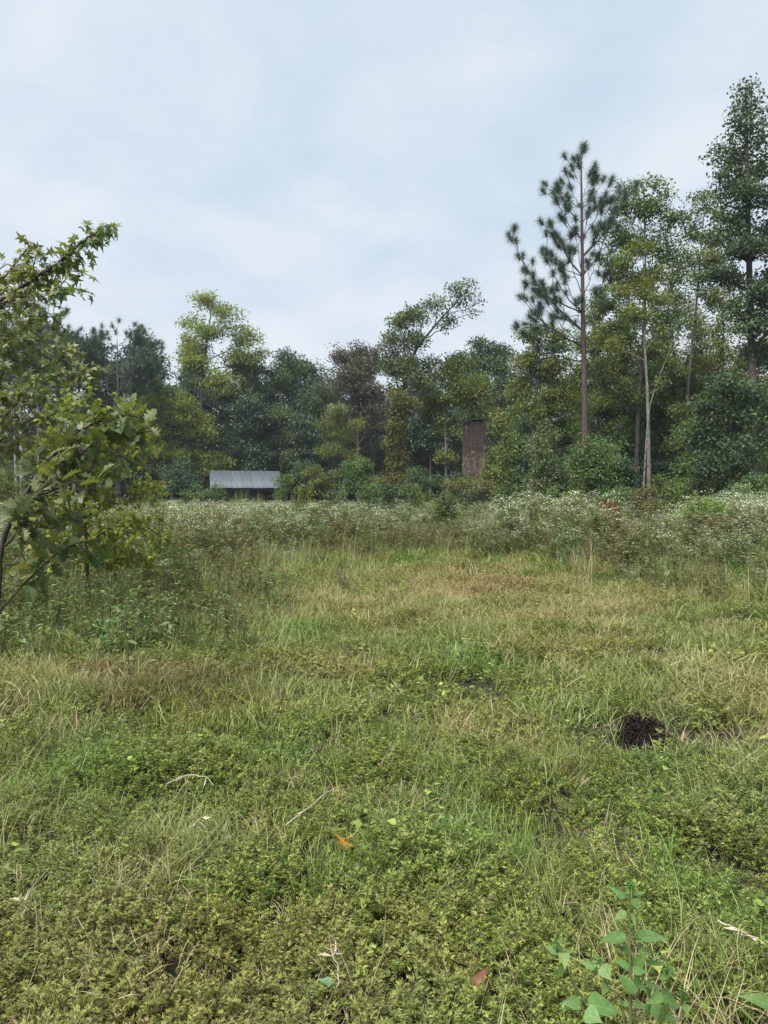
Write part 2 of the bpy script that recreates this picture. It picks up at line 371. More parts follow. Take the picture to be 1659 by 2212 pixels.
MARKS = [(-400, 'far beyond the left edge'), (-200, 'beyond the left edge'), (-60, 'just past the left edge'), (30, 'by the left bare stems'), (100, 'behind the star leaved branches'), (160, 'left of the round crowned dark pine'), (255, 'at the round crowned dark pine'), (330, 'left of the yellow green trees'), (390, 'at the lower yellow green tree'), (440, 'at the left corner of the shed'), (490, 'behind the left half of the shed'), (550, 'behind the right half of the shed'), (605, 'at the right corner of the shed'), (650, 'just right of the shed'), (700, 'left of the feathery olive tree'), (735, 'at the feathery olive tree'), (780, 'at the rounded mid green bush'), (820, 'left of the vine covered trunk'), (860, 'at the vine covered trunk'), (910, 'right of the vine covered trunk'), (960, 'left of the brick chimney'), (1020, 'behind the brick chimney'), (1070, 'right of the brick chimney'), (1120, 'left of the dense yellowish tree'), (1170, 'at the dense yellowish tree'), (1220, 'left of the tall pine trunk'), (1262, 'at the tall pine trunk'), (1310, 'right of the tall pine trunk'), (1355, 'left of the slim pale trunk'), (1400, 'at the slim pale trunk'), (1440, 'right of the slim pale trunk'), (1480, 'left of the lime vine mound'), (1515, 'behind the lime vine mound'), (1560, 'right of the lime vine mound'), (1605, 'under the tallest tree'), (1650, 'at the right edge'), (1720, 'just past the right edge'), (1850, 'beyond the right edge'), (2000, 'far beyond the right edge')]
USED = set()
def place_label(head, X):
    for dm in sorted(MARKS, key=lambda m: abs(m[0] - X))[:7]:
        l = head + ' ' + dm[1]
        if l not in USED: USED.add(l); return l
    return l
CN = dict(farleaf='dark', darkgreen='deep green', bluegreen='cool green', brownish='bronzed', olive='olive', sweetgum='mid green', fresh='fresh green', sweetgum_grey='grey green')
def back_tree(X, d, topY, pi, rz, mat, label, group, name='forest_tree', wk=1.0):
    w, l, H = protos[pi]; x = (X - CX) / F * d; h = EYE + (HY - topY) / F * d
    o = tag(empty(name, (x, d, -.1), rz), label, 'tree', group)
    k = h / H
    for nm, me, mt in (('trunk', w, None), ('crown', l, mat)):
        c = bpy.data.objects.new(nm, me); link(c, o); c.scale = (k * wk, k * wk, k)
        if mt: c.material_slots[0].link = 'OBJECT'; c.material_slots[0].material = M[mt]
rs = RS(5)
X = -330
i = 0
while X < 1990:
    tY = np.interp(X, CONT[:, 0], CONT[:, 1]) + rs.uniform(-4, 12)
    mt = ['farleaf', 'darkgreen', 'farleaf', 'bluegreen', 'darkgreen'][i % 5]
    if 700 < X < 800: mt = 'brownish'
    back_tree(X, 63 + rs.uniform(-2, 3), tY, i % 5, rs.rand() * 6.28, mt, place_label(CN[mt] + ' broadleaf tree in the far wood', X), 'trees in the front rank of the far wood')
    X += rs.uniform(85, 125); i += 1
X = -400
while X < 2100:
    tY = np.interp(X, CONT[:, 0], CONT[:, 1]) + rs.uniform(15, 45)
    back_tree(X, 73 + rs.uniform(-3, 3), tY, (i * 3 + 1) % 5, rs.rand() * 6.28, 'farleaf', place_label('dim tree deep inside the far wood', X), 'trees deep inside the far wood', wk=1.15)
    X += rs.uniform(100, 140); i += 1
# undergrowth and farther trees that read as one dark mass
def far_mass():
    g = Geo(); rs = RS(12)
    for d, n, zt in ((68, 210, 4.5), (79, 190, 11), (87, 200, 12.5)):
        x = rs.uniform(-.72 * d, .78 * d, n); y = d + rs.normal(0, 1.2, n)
        z = rs.uniform(.1, 1, n) ** 1.25 * zt; R = rs.uniform(1.2, 2.4, n)
        m = 330; 
        dd = unit(rs.normal(0, 1, (n, m, 3))) * rs.rand(n, m, 1) ** .4 * R[:, None, None]
        p = (np.stack([x, y, z], -1)[:, None] + dd).reshape(-1, 3); p[:, 2] = np.abs(p[:, 2])
        k = len(p)
        stamp(g, DIAMOND, p, unit(rs.normal(0, 1, (k, 3))), rs.normal(0, .6, (k, 3)) + np.array([0, -.2, .6]), rs.uniform(.3, .5, k), rs.rand(k))
    o = g.obj('far_undergrowth', M['farleaf']); tag(o, 'dark tangled undergrowth deep in the far wood', 'undergrowth', kind='stuff')
far_mass()

T = tree
# left edge pines and their bare stems
def needle_tuft(g, rs, c, ax, L, n, mat=0):
    k = len(c); 
    d = unit(rs.normal(0, 1, (k, n, 3)) * .9 + ax[:, None] * .7)
    base = np.broadcast_to(c[:, None], d.shape) - ax[:, None] * L * rs.uniform(-.3, .45, (k, n, 1))
    base = base.reshape(-1, 3); d = d.reshape(-1, 3)
    side = unit(np.cross(d, rs.normal(0, 1, d.shape))) * L * (.014 if n > 150 else .022)
    ln = (L * rs.uniform(.7, 1.1, len(d)))[:, None]
    V = np.stack([base - side, base + side, base + d * ln + np.array([0, 0, -.12]) * ln], 1).reshape(-1, 3)
    Fc = np.arange(len(V)).reshape(-1, 3)
    g.add(V, Fc, np.clip(.5 * np.repeat(rs.rand(k), n) + .5 * rs.rand(len(Fc)), 0, 1), False, mat)
def pine(name, label, D, stem, r0, limbs, L=.3, nn=110, group=None, bark='pinebark', seed=3, sub=4, spread=.32):
    rs = RS(seed); k = D / F; x0 = (stem[0][0] - CX) * k; O = np.array([x0, D, float(hgt(x0, D)) - .05])
    tk = np.array([O] + [P(a, b, D) for a, b in stem[1:]]) - O; tk = curve(tk, 24)
    wood = Geo(); ndl = Geo(); tubes(wood, tk, np.linspace(r0, .02, 24) ** 1.0, 9)
    for lb in limbs:
        (xa, ya), (xb, yb) = lb[0], lb[1]
        a, ia = polyline_at(tk, P(xa, ya, D)[2] - O[2]); b = P(xb, yb, D) - O; b[1] = lb[2] if len(lb) > 2 else rs.uniform(-1, 1) * .7 * abs(b[0] - a[0]) + rs.uniform(-.3, .3)
        ln = np.linalg.norm(b - a); mid = a * .45 + b * .55 - np.array([0, 0, .1 * ln])
        q = curve([a, mid, b], 10, .02, rs); tubes(wood, q, np.linspace(max(.010, .012 * ln if D < 40 else .008 * ln), .007, 10), 5)
        ns = max(2, int(sub * ln / 1.6)); tips = [b]; axs = [unit(b - q[-3])]
        for s in range(ns):
            i0 = rs.randint(4, 10); s0 = q[i0]; dr = unit(unit(q[i0] - q[i0 - 1]) + rs.normal(0, .6, 3) + np.array([0, 0, .35])); e = s0 + dr * spread * rs.uniform(.8, 2)
            tubes(wood, curve([s0, (s0 + e) / 2 + rs.normal(0, .03, 3), e], 4), np.linspace(.014, .008, 4), 4); tips.append(e); axs.append(unit(dr + np.array([0, 0, .5])))
        needle_tuft(ndl, rs, np.array(tips), np.array(axs), L, nn)
    root = tag(empty(name, O), label, 'tree', group)
    wood.obj('trunk', M[bark], root); ndl.obj('crown', M['pine'], root)
    return root
def auto_limbs(seed, X, topY, lowY, W, n):
    rs = RS(seed); out = []
    for i in range(n):
        f = rs.rand() ** .8; y = topY + (lowY - topY) * f; w = W * (.25 + .75 * math.sin(math.pi * (.12 + .75 * f))) * rs.uniform(.6, 1.1) * rs.choice([-1, 1])
        out.append(((X, y + abs(w) * .35 + 8), (X + w, y)))
    out.append(((X, topY + 12), (X, topY))); return out
pine('pine_tree', 'dark pine with a broad rounded crown in the wood left of the yellow green tree', 52, [(255, 1100), (258, 900), (256, 735)], .3, auto_limbs(1, 256, 722, 850, 78, 60), L=.42, nn=130, bark='bark', seed=21, spread=.6)
pine('pine_tree', 'dark pine whose crown rises behind the star leaved branches at the left edge', 50, [(140, 1100), (133, 900), (120, 670)], .3, auto_limbs(2, 122, 660, 830, 60, 52), L=.42, nn=130, bark='bark', seed=22, spread=.6)
pine('pine_tree', 'pine with a bare pale stem and high crown nearest the left edge', 46, [(50, 1100), (46, 900), (38, 690)], .17, auto_limbs(4, 38, 660, 800, 70, 44), L=.4, nn=130, bark='palebark', seed=23, spread=.5)
pine('pine_tree', 'thinner pale stemmed pine just left of the bare stem at the left edge', 47, [(37, 1100), (33, 930), (30, 720)], .1, auto_limbs(6, 30, 700, 780, 40, 24), L=.4, nn=130, bark='palebark', seed=24, spread=.5)
for q, (bx, tx, ty, r) in enumerate([(84, 83, 770, .1), (112, 108, 800, .07), (128, 126, 790, .08), (163, 160, 820, .07)]):
    lab = ['slim bare trunk third from the left edge in the pine stand', 'slim bare trunk fourth from the left edge in the pine stand', 'slim bare trunk fifth from the left edge in the pine stand', 'rightmost of the slim bare trunks in the left pine stand'][q]
    T('forest_tree', lab, 49 + q * .6, bx, (tx, ty), r, [(tx, ty + 5, 32, 26)], 'darkgreen', .2, 1.6, 'palebark', seed=300 + q, group='slim bare trunks in the left pine stand')

# yellow green tree group behind the shed, left of centre
T('hickory_tree', 'tall yellow green tree with a rounded sparse top behind the shed', 55, 432, (462, 650), .2,
  [(448, 652, 44, 34, .7), (485, 690, 42, 36, .75), (425, 700, 34, 34, .6), (452, 735, 50, 36, .8), (535, 730, 40, 34, .9), (520, 775, 58, 36, .95), (430, 790, 48, 40, .95), (405, 745, 28, 36, .75), (560, 765, 22, 24, .7), (480, 830, 60, 45, .9)],
  'yellowgreen', .18, 1.9, pts=[(436, 900), (446, 780)], cat='tree')
T('hickory_tree', 'lower yellow green tree with spreading left boughs beside the shed', 54, 372, (345, 850), .14,
  [(330, 835, 42, 30, .8), (365, 860, 48, 34), (318, 875, 32, 28, .8), (400, 890, 50, 40), (350, 920, 50, 40), (430, 930, 48, 42), (395, 985, 58, 40), (335, 985, 42, 46, .9), (455, 1000, 48, 34)],
  'yellowgreen', .17, 1.9, pts=[(366, 950)])
T('oak_tree', 'cool green tree rising straight behind the shed roof', 56, 520, (528, 800), .17,
  [(530, 800, 44, 38), (560, 850, 46, 42), (500, 860, 40, 44), (535, 910, 58, 46), (590, 900, 42, 36), (500, 960, 44, 44), (560, 970, 48, 40), (470, 1000, 40, 36)],
  'bluegreen', .18, 2.3)
T('oak_tree', 'grey green bushy tree at the right end of the shed roof', 55, 610, (608, 900), .12,
  [(608, 905, 42, 34), (632, 945, 30, 34), (580, 950, 44, 38), (625, 995, 36, 38), (585, 1010, 44, 34), (640, 1030, 26, 28)],
  'sweetgum_grey', .14, 2.2)
T('oak_tree', 'dark glossy tree between the yellow green tree and the bronzed tree', 59, 640, (640, 800), .18,
  [(625, 800, 44, 34), (668, 805, 36, 34), (640, 850, 50, 36), (610, 830, 38, 36), (660, 900, 44, 34), (615, 780, 30, 20)],
  'bluegreen', .2, 2.0)
T('oak_tree', 'bronze tinged tree left of the tall leaning tree', 59, 775, (770, 770), .2,
  [(735, 775, 32, 32), (775, 765, 38, 30), (805, 785, 30, 34), (755, 820, 50, 40), (800, 850, 42, 44), (725, 850, 36, 32, .8), (770, 880, 50, 36), (810, 910, 40, 34, .8), (740, 930, 40, 34, .7)],
  'brownish', .19, 2.1)
T('willow_tree', 'slender pale olive tree with drooping feathery boughs in the dark gap', 42, 732, (735, 885), .035,
  [(730, 892, 36, 16, .9), (700, 915, 24, 16, .8), (765, 915, 26, 15, .8), (735, 940, 36, 20, .8), (712, 975, 32, 24, .7), (752, 985, 26, 24, .6)],
  'olive', .16, 1.9, 'bark', tpl=NARROW, droop=1.2)
for i, (Xq, tq, Dq, m_, lb) in enumerate([(295, 760, 56, 'darkgreen', 'deep green tree between the dark pine and the yellow green trees'), (590, 790, 57, 'bluegreen', 'cool green tree rising right of the shed roof'), (690, 830, 56, 'bluegreen', 'cool green tree below the sky notch right of the shed'), (665, 900, 54, 'darkgreen', 'deep green bushy tree low between the shed and the feathery tree'), (1005, 800, 52, 'sweetgum', 'mid green tree behind the chimney top'), (1080, 820, 50, 'bluegreen', 'cool green tree between chimney and dense yellowish tree'), (400, 800, 60, 'bluegreen', 'cool green tree filling in behind the yellow green trees'), (545, 850, 53.5, 'darkgreen', 'deep green tree directly above the middle of the shed roof'), (210, 770, 54, 'bluegreen', 'cool green tree right of the star leaved branches'), (930, 820, 50, 'darkgreen', 'deep green tree above the dark gap right of the vine column')]):
    rs = RS(1500 + i); bot = 1030 if not 900 < Xq < 960 else 930
    lo = [(Xq + rs.uniform(-44, 44) * (.35 + .65 * f), tq + 18 + (bot - tq) * f, rs.uniform(24, 44), rs.uniform(20, 34), rs.uniform(.6, 1.1)) for f in np.linspace(0, 1, 13)]
    tree('oak_tree', lb, Dq, Xq, (Xq, tq + 6), .1, lo, m_, .17, 1.9, 'bark', seed=1600 + i)
# tall leaning tree in the centre
T('oak_tree', 'tall leaning tree right of centre with a sparse arm reaching right', 40, 872, (1000, 640), .15,
  [(862, 700, 40, 36), (905, 690, 40, 30, .8), (850, 745, 36, 38), (900, 740, 46, 34, .8), (945, 665, 34, 30, .62), (985, 645, 34, 30, .6), (1010, 625, 22, 18, .6), (965, 700, 34, 28, .5), (1035, 655, 20, 11, .6), (1015, 680, 16, 13, .5), (870, 800, 48, 40), (925, 785, 34, 30, .55), (845, 790, 30, 36, .9), (905, 830, 36, 26, .7), (868, 850, 34, 26, .8)],
  'sweetgum_grey', .145, 1.9, pts=[(868, 900), (888, 780), (940, 705)])
T('vine_covered_trunk', 'upright trunk wrapped in yellowing vines against the dark gap', 38, 858, (856, 860), .2,
  [(850, 858, 36, 18, 1.2), (884, 872, 34, 18, 1)] + [(858 + (i % 3 - 1) * 3, 885 + i * 13, 15 + i * .6, 13, 2.6) for i in range(10)] + [(862, 1030, 30, 28, 1.6)],
  'vine', .13, 2.2, cat='tree')
T('oak_tree', 'olive green tree spreading above the brick chimney', 41, 965, (960, 800), .1,
  [(950, 815, 46, 40, .9), (1000, 790, 40, 34, .9), (930, 870, 40, 34, .8), (985, 860, 46, 40), (1035, 850, 36, 40), (960, 920, 40, 28, .8), (1000, 930, 36, 22, .7), (965, 985, 26, 30, .7), (1060, 900, 30, 30)],
  'olive', .14, 2.0, 'palebark')
T('oak_tree', 'dark tree with a rounded top just left of the large pine', 55, 1050, (1050, 770), .2,
  [(1030, 760, 36, 28), (1065, 750, 28, 26), (1045, 800, 50, 36), (1085, 800, 36, 40), (1000, 830, 40, 40), (1070, 860, 50, 40)],
  'bluegreen', .2, 2.0)
# dense tree right of the chimney
T('elm_tree', 'dense yellowish green tree between the chimney and the pine', 33, 1150, (1160, 730), .2,
  [(1150, 725, 34, 32, .9), (1190, 740, 42, 40), (1135, 780, 40, 40), (1180, 800, 52, 46), (1125, 840, 42, 40), (1190, 870, 58, 48), (1130, 905, 52, 40), (1110, 960, 40, 34), (1170, 950, 58, 46), (1225, 930, 42, 44), (1125, 1010, 52, 36), (1190, 1020, 58, 42), (1230, 850, 34, 50, .8)],
  'olive', .115, 2.2)
# right-hand group
T('sweetgum_tree', 'mixed green tree with a ragged top right of the tall pine', 30, 1372, (1385, 410), .12,
  [(1360, 420, 30, 26, .8), (1410, 410, 36, 24, .6), (1440, 430, 20, 30, .5), (1345, 460, 40, 36, 1), (1400, 460, 48, 38, .95), (1450, 480, 30, 38, .8), (1330, 520, 42, 42, 1), (1385, 520, 52, 44, 1), (1440, 550, 40, 48, .85), (1320, 580, 36, 42, .9), (1450, 620, 30, 44, .8), (1310, 650, 38, 40, .9), (1385, 610, 50, 44), (1440, 700, 34, 44, .8), (1330, 730, 44, 40, .8), (1400, 770, 50, 40, .7), (1300, 800, 40, 44, .8), (1440, 800, 44, 44, .7), (1370, 850, 50, 44, .8)],
  'sweetgum', .115, 1.8, 'bark', pts=[(1378, 900), (1390, 650)])
T('poplar_tree', 'pale trunked slim tree with a light yellow green crown right of the pine', 27, 1400, (1385, 560), .1,
  [(1375, 545, 40, 28, .8), (1340, 580, 36, 28, .8), (1400, 590, 40, 28, .8), (1360, 630, 46, 32, .85), (1410, 650, 34, 34, .7), (1320, 640, 30, 26, .7), (1370, 690, 50, 28, .7), (1330, 740, 36, 28, .5), (1420, 720, 28, 28, .4)],
  'paleyellow', .11, 1.7, 'greybark', pts=[(1401, 1000), (1394, 850), (1387, 720)])
T('sapling', 'thin pale stem leaning right from the foot of the slim pale tree', 26.5, 1385, (1452, 735), .045,
  [(1452, 742, 16, 12, .4), (1425, 830, 14, 12, .25)], 'paleyellow', .1, 1.2, 'greybark', pts=[(1398, 930), (1412, 850)], cat='sapling')
T('sweetgum_tree', 'yellow tinged tree between the ragged tree and the tallest tree', 30, 1500, (1515, 460), .1,
  [(1510, 450, 30, 28), (1545, 475, 30, 28), (1500, 500, 32, 34, .8), (1545, 520, 36, 34, .9), (1475, 480, 22, 30, .5), (1480, 560, 28, 46, .5), (1530, 570, 46, 44, .9), (1500, 620, 40, 40, .6), (1545, 640, 40, 36, .7), (1500, 700, 34, 34, .35)],
  'olive', .115, 1.8, 'bark', pts=[(1480, 900), (1500, 650)])
T('sweetgum_tree', 'tallest tree with a dark pointed crown at the right edge', 26, 1632, (1600, 210), .2,
  [(1600, 212, 16, 24), (1605, 250, 30, 26, .9), (1635, 265, 18, 26, .7), (1590, 290, 34, 28), (1630, 310, 28, 28, .8), (1600, 340, 44, 30), (1550, 330, 24, 14, .9), (1600, 385, 56, 32), (1645, 370, 36, 34, .8), (1550, 385, 26, 22), (1590, 430, 60, 34), (1650, 440, 50, 36), (1590, 485, 62, 34), (1655, 510, 50, 40), (1600, 545, 72, 40), (1665, 590, 50, 40), (1570, 600, 60, 34), (1630, 650, 66, 40), (1570, 670, 40, 26, .7), (1700, 540, 50, 60), (1700, 660, 50, 60), (1620, 700, 60, 40), (1650, 760, 50, 40, .9), (1535, 345, 16, 10), (1545, 440, 22, 14), (1545, 520, 26, 16), (1660, 330, 20, 14, .7), (1535, 590, 26, 16), (1655, 240, 14, 12, .8), (1578, 260, 14, 14, .8)],
  'sweetgum_dark' if 'sweetgum_dark' in M else 'bluegreen', .13, 2.3, 'bark', pts=[(1628, 900), (1615, 600), (1604, 350)])
T('sweetgum_tree', 'leafy tree filling the lower gap between the pine and the slim pale trunk', 37, 1345, (1345, 690), .12,
  [(1345, 700, 44, 36, .8), (1300, 740, 44, 36, .8), (1390, 760, 44, 40, .8), (1330, 800, 50, 44), (1400, 840, 50, 44), (1300, 870, 50, 44), (1360, 920, 60, 44), (1420, 960, 44, 40), (1290, 960, 44, 44)], 'sweetgum', .13, 2.1)
T('oak_tree', 'bushy olive tree behind the slanting bare stems', 42, 1530, (1530, 760), .12,
  [(1520, 790, 50, 36, .8), (1570, 830, 50, 36, .9), (1480, 850, 50, 40), (1540, 890, 60, 44), (1470, 930, 50, 44), (1560, 960, 60, 44), (1500, 1000, 50, 40)], 'olive', .14, 2.2)
T('oak_tree', 'pale topped tree closing the wood beyond the right edge', 40, 1680, (1670, 740), .14,
  [(1650, 760, 44, 36, .8), (1700, 780, 50, 40), (1640, 830, 44, 40), (1700, 880, 60, 50), (1650, 920, 50, 44), (1690, 980, 60, 44)], 'tanleaf', .14, 2.0)
T('sweetgum_tree', 'spreading dark green tree low at the right edge under the tallest tree', 24, 1590, (1580, 820), .12,
  [(1560, 830, 52, 36), (1615, 850, 50, 40), (1540, 880, 44, 40), (1590, 910, 60, 44), (1530, 940, 46, 40), (1585, 980, 62, 44), (1640, 940, 30, 44), (1535, 1010, 50, 36), (1600, 1030, 50, 30), (1690, 900, 46, 60)],
  'bluegreen', .115, 2.2)
T('sweetgum_tree', 'shadowed tree crowding behind the slim pale trunk', 34, 1460, (1450, 830), .15,
  [(1440, 830, 52, 40, .8), (1490, 850, 48, 44), (1420, 890, 50, 44), (1480, 920, 56, 44), (1440, 970, 56, 44), (1490, 1000, 50, 40), (1400, 1010, 40, 34)],
  'sweetgum', .13, 2.2)
T('sweetgum_tree', 'dim tree with bare lower twigs directly behind the pine trunk', 35, 1310, (1310, 720), .12,
  [(1300, 730, 46, 36, .55), (1345, 770, 50, 40, .6), (1290, 800, 46, 44, .7), (1340, 850, 50, 44, .85), (1290, 880, 46, 44), (1340, 930, 48, 44), (1300, 980, 50, 44), (1360, 1000, 44, 40), (1250, 1000, 40, 40)],
  'olive', .13, 2.0)
T('sweetgum_tree', 'open crowned tree with bare slanting boughs behind the right group', 38, 1540, (1560, 700), .14,
  [(1590, 700, 30, 26, .3), (1500, 700, 24, 26, .25), (1540, 740, 46, 30, .25), (1610, 770, 50, 40, .7), (1520, 800, 46, 30, .6), (1480, 760, 30, 30, .3)],
  'tanleaf', .13, 1.6, multi=[])
for q, (b0, t0, lab) in enumerate([((1470, 1000), (1555, 690), 'leftmost of the bare stems slanting across the sky gap at right'), ((1500, 1000), (1610, 700), 'lowest slanting bare stem in the sky gap at right'), ((1545, 1000), (1500, 640), 'bare stem slanting left across the sky gap at right')]):
    T('bare_tree', lab, 36 + q, b0[0], t0, .07, [(t0[0], t0[1], 26, 20, .35)], 'olive', .12, 1.2, pts=[((b0[0] * .55 + t0[0] * .45), 850)], group='slanting bare stems in the right sky gap')
# the large pine
pl = []
for xa, ya, xb, yb in [(1250, 335, 1250, 318), (1251, 385, 1229, 352), (1251, 390, 1245, 345), (1252, 430, 1210, 378), (1252, 450, 1222, 400), (1252, 470, 1196, 408), (1253, 500, 1188, 440), (1253, 490, 1205, 455), (1254, 560, 1180, 478), (1254, 590, 1176, 520), (1254, 560, 1200, 505),
    (1252, 400, 1272, 358), (1252, 420, 1288, 362), (1252, 440, 1302, 368), (1253, 460, 1315, 380), (1252, 440, 1276, 400), (1253, 500, 1300, 410), (1253, 520, 1322, 412), (1253, 540, 1328, 432), (1254, 560, 1330, 450), (1253, 500, 1270, 440),
    (1256, 690, 1110, 484), (1256, 660, 1140, 552), (1256, 700, 1150, 585), (1256, 640, 1168, 560), (1256, 740, 1126, 618), (1256, 745, 1122, 640), (1256, 750, 1140, 690), (1256, 700, 1190, 610), (1256, 720, 1175, 640), (1256, 640, 1215, 575), (1255, 600, 1225, 520), (1255, 620, 1290, 530), (1255, 660, 1320, 560), (1256, 700, 1310, 600), (1255, 580, 1282, 480), (1256, 650, 1200, 655), (1256, 700, 1235, 640), (1256, 560, 1240, 480)]:
    pl.append(((xa, ya + 22), (xb, yb + 22)))
pine('pine_tree', 'tall pine with dark needle tufts and straight bare trunk right of the chimney', 28, [(1263, 1100), (1262, 900), (1257, 700), (1253, 480), (1250, 345)], .15, pl, L=.34, nn=230, seed=44, sub=4, spread=.36, bark='pinebark')
# dead lower limbs of the pine live in its own small part

# ---- shrubs along the wood edge and in the weeds
def shrub(label, D, X, Y, RX, RY, mat, leaf=.07, cover=2.3, name='shrub', n=6, seed=0, **kw):
    rs = RS(int(X * 3 + Y + seed)); lobes = [(X, Y + RY * .25, RX * .55, RY * .6)]; n = int(n * 2.2)
    for i in range(n):
        a = rs.rand() * 6.28; q = rs.uniform(.3, 1.05); lobes.append((X + math.cos(a) * RX * q, Y + math.sin(a) * RY * q * .9, RX * rs.uniform(.14, .34), RY * rs.uniform(.16, .42), rs.uniform(.6, 1.1)))
    return tree(name, label, D, X, (X, Y - RY * .5), .03, lobes, mat, leaf, cover, cat='shrub', seed=int(X + Y * 2 + seed), top_r=.3, twig_r=.006, **kw)
shrub('rounded mid green bush right of centre at the foot of the dark gap', 36, 770, 1022, 46, 46, 'fresh', .1)
shrub('small dark glossy bush right of the vine covered trunk', 33, 906, 1045, 27, 32, 'bluegreen', .09)
shrub('dark bush poking out of the white weeds below the vine covered trunk', 27, 838, 1078, 38, 36, 'bluegreen', .08)
shrub('dark leafy bush in the weeds left of the chimney foot', 22, 962, 1102, 30, 42, 'sweetgum', .07)
shrub('brownish tangled thicket at the foot of the chimney', 33, 1030, 1055, 62, 34, 'tanleaf', .08, 1.8)
shrub('olive bush pressed against the front of the chimney', 34, 1012, 1052, 44, 28, 'olive', .09, 2.4)
shrub('vine tangle climbing the right side of the chimney', 36, 1062, 1020, 20, 48, 'olive', .09, 2.0)
shrub('bright green bushy sapling in front of the pine trunk', 24, 1275, 1000, 50, 68, 'fresh', .09, n=9)
shrub('dark conical evergreen bush low between the chimney and the pine', 29, 1130, 1050, 44, 44, 'darkgreen', .07)
shrub('small leafy bush hiding the left corner of the shed', 40, 450, 1068, 34, 36, 'fresh', .1)
shrub('small bush hiding the right corner of the shed', 42, 612, 1058, 22, 30, 'sweetgum', .1)
shrub('olive shrub just right of the shed in front of the dark gap', 45, 690, 1040, 44, 30, 'olive', .1)
shrub('low dark shrub between the shed and the left saplings', 45, 380, 1035, 44, 30, 'darkgreen', .1)
shrub('pale lime vine mound standing on a dark bush at right', 15, 1515, 1100, 44, 34, 'lime', .06, 2.6)
shrub('dark hollow bush under the lime vine mound', 14.6, 1518, 1150, 24, 36, 'darkgreen', .05, 1.8)
shrub('small sumac with reddening leaves among the white weeds', 17, 1322, 1108, 11, 22, 'redleaf', .06, 1.3, n=4)
shrub('brown dried bush behind the sumac', 19, 1395, 1085, 40, 26, 'tanleaf', .06, 1.6)
shrub('cool green leafy shrub behind the sumac', 20, 1340, 1080, 40, 30, 'fresh', .07, 1.7)
shrub('green shrub at the far right edge of the wood', 22, 1640, 1050, 50, 30, 'fresh', .08)
shrub('shadowed shrub low at the right between trunk and bush', 26, 1450, 1050, 44, 30, 'olive', .08)
shrub('loose olive shrub below the dense tree beside the pine', 27, 1205, 1045, 48, 32, 'olive', .08)
shrub('dark shrub left of the brown chimney thicket', 36, 975, 1040, 34, 34, 'darkgreen', .1)
shrub('olive bush between the vine covered trunk and the dark gap', 40, 810, 1050, 36, 26, 'olive', .1)
shrub('green bush behind the left saplings', 30, 60, 1040, 60, 40, 'sweetgum', .09)
shrub('pale green bush at the far left edge', 24, -10, 1060, 60, 40, 'olive', .08)

rs = RS(404)
for i in range(46):
    Xq = -120 + i * 42 + rs.uniform(-14, 14); Dq = rs.uniform(50, 60) if Xq < 1050 else rs.uniform(30, 44)
    if 420 < Xq < 640: Dq = rs.uniform(56, 60)
    hq = rs.uniform(38, 75) if not 780 < Xq < 1000 else rs.uniform(24, 40)
    x_, m_ = Xq, ['olive', 'sweetgum', 'darkgreen', 'bluegreen', 'olive', 'brownish'][rs.randint(6)]
    lo = [(x_ + rs.uniform(-26, 26), 1062 - hq * rs.uniform(.1, 1.0), rs.uniform(18, 30), rs.uniform(12, 24)) for _ in range(7)]
    tree('shrub', place_label('low ' + CN[m_] + ' undergrowth shrub', Xq), Dq, x_, (x_, 1062 - hq * .8), .03, lo, m_, .16 if Dq > 45 else .11, 2.0, cat='shrub', seed=900 + i, group='undergrowth shrubs along the foot of the wood', top_r=.3, twig_r=.006)

for i, (Xq, tq, Dq, m_) in enumerate([(1290, 640, 38, 'sweetgum'), (1340, 600, 36, 'olive'), (1415, 640, 35, 'sweetgum'), (1455, 560, 34, 'sweetgum_grey'), (1500, 660, 36, 'sweetgum'), (1560, 620, 35, 'olive'), (1610, 700, 33, 'sweetgum'), (1660, 620, 34, 'sweetgum_grey'), (1250, 720, 38, 'sweetgum'), (1465, 760, 33, 'olive'), (1380, 780, 33, 'bluegreen'), (1720, 600, 33, 'sweetgum')]):
    lo = [(Xq + rs.uniform(-46, 46) * (.3 + .7 * f), tq + 20 + (1040 - tq) * f, rs.uniform(22, 42), rs.uniform(20, 36), rs.uniform(.5, 1.0)) for f in np.linspace(0, 1, 15)]
    tree('sweetgum_tree', ['slim green tree just right of the tall pine trunk', 'olive tree filling the space right of the pine crown', 'green tree behind the slim pale trunk', 'grey green tree right of the slim pale trunk', 'green tree below the left end of the sky gap at right', 'olive tree under the crown of the tallest tree', 'green tree right of the slanting bare stems', 'grey green tree at the right edge under the tallest crown', 'green tree half hidden behind the tall pine trunk', 'lower olive tree between the pale trunk and the dark spreading tree', 'cool green tree low behind the slim pale trunk', 'green tree just beyond the right edge'][i], Dq, Xq, (Xq + rs.uniform(-8, 8), tq), .08, lo, m_, .13, 1.7, 'bark', seed=1400 + i)
rs = RS(405)
for i in range(24):
    Xq = 1075 + i * 28 + rs.uniform(-12, 12); Dq = rs.uniform(24.5, 34) if not 1350 < Xq < 1450 else rs.uniform(28.5, 34); tq = rs.uniform(860, 1010); m_ = ['sweetgum', 'olive', 'bluegreen', 'sweetgum', 'fresh', 'darkgreen', 'sweetgum_grey'][rs.randint(7)]
    lo = [(Xq + rs.uniform(-30, 30) * (.4 + .6 * f), tq + (1075 - tq) * f, rs.uniform(14, 30), rs.uniform(12, 26), rs.uniform(.6, 1.1)) for f in np.linspace(.05, 1, 9)]
    tree('sapling', place_label('young ' + CN[m_] + ' sapling in the thicket', Xq), Dq, Xq, (Xq + rs.uniform(-8, 8), tq), .03, lo, m_, .1, 1.8, 'bark', cat='sapling', seed=1200 + i, group='saplings in the thicket before the right hand trees', top_r=.3, twig_r=.006)

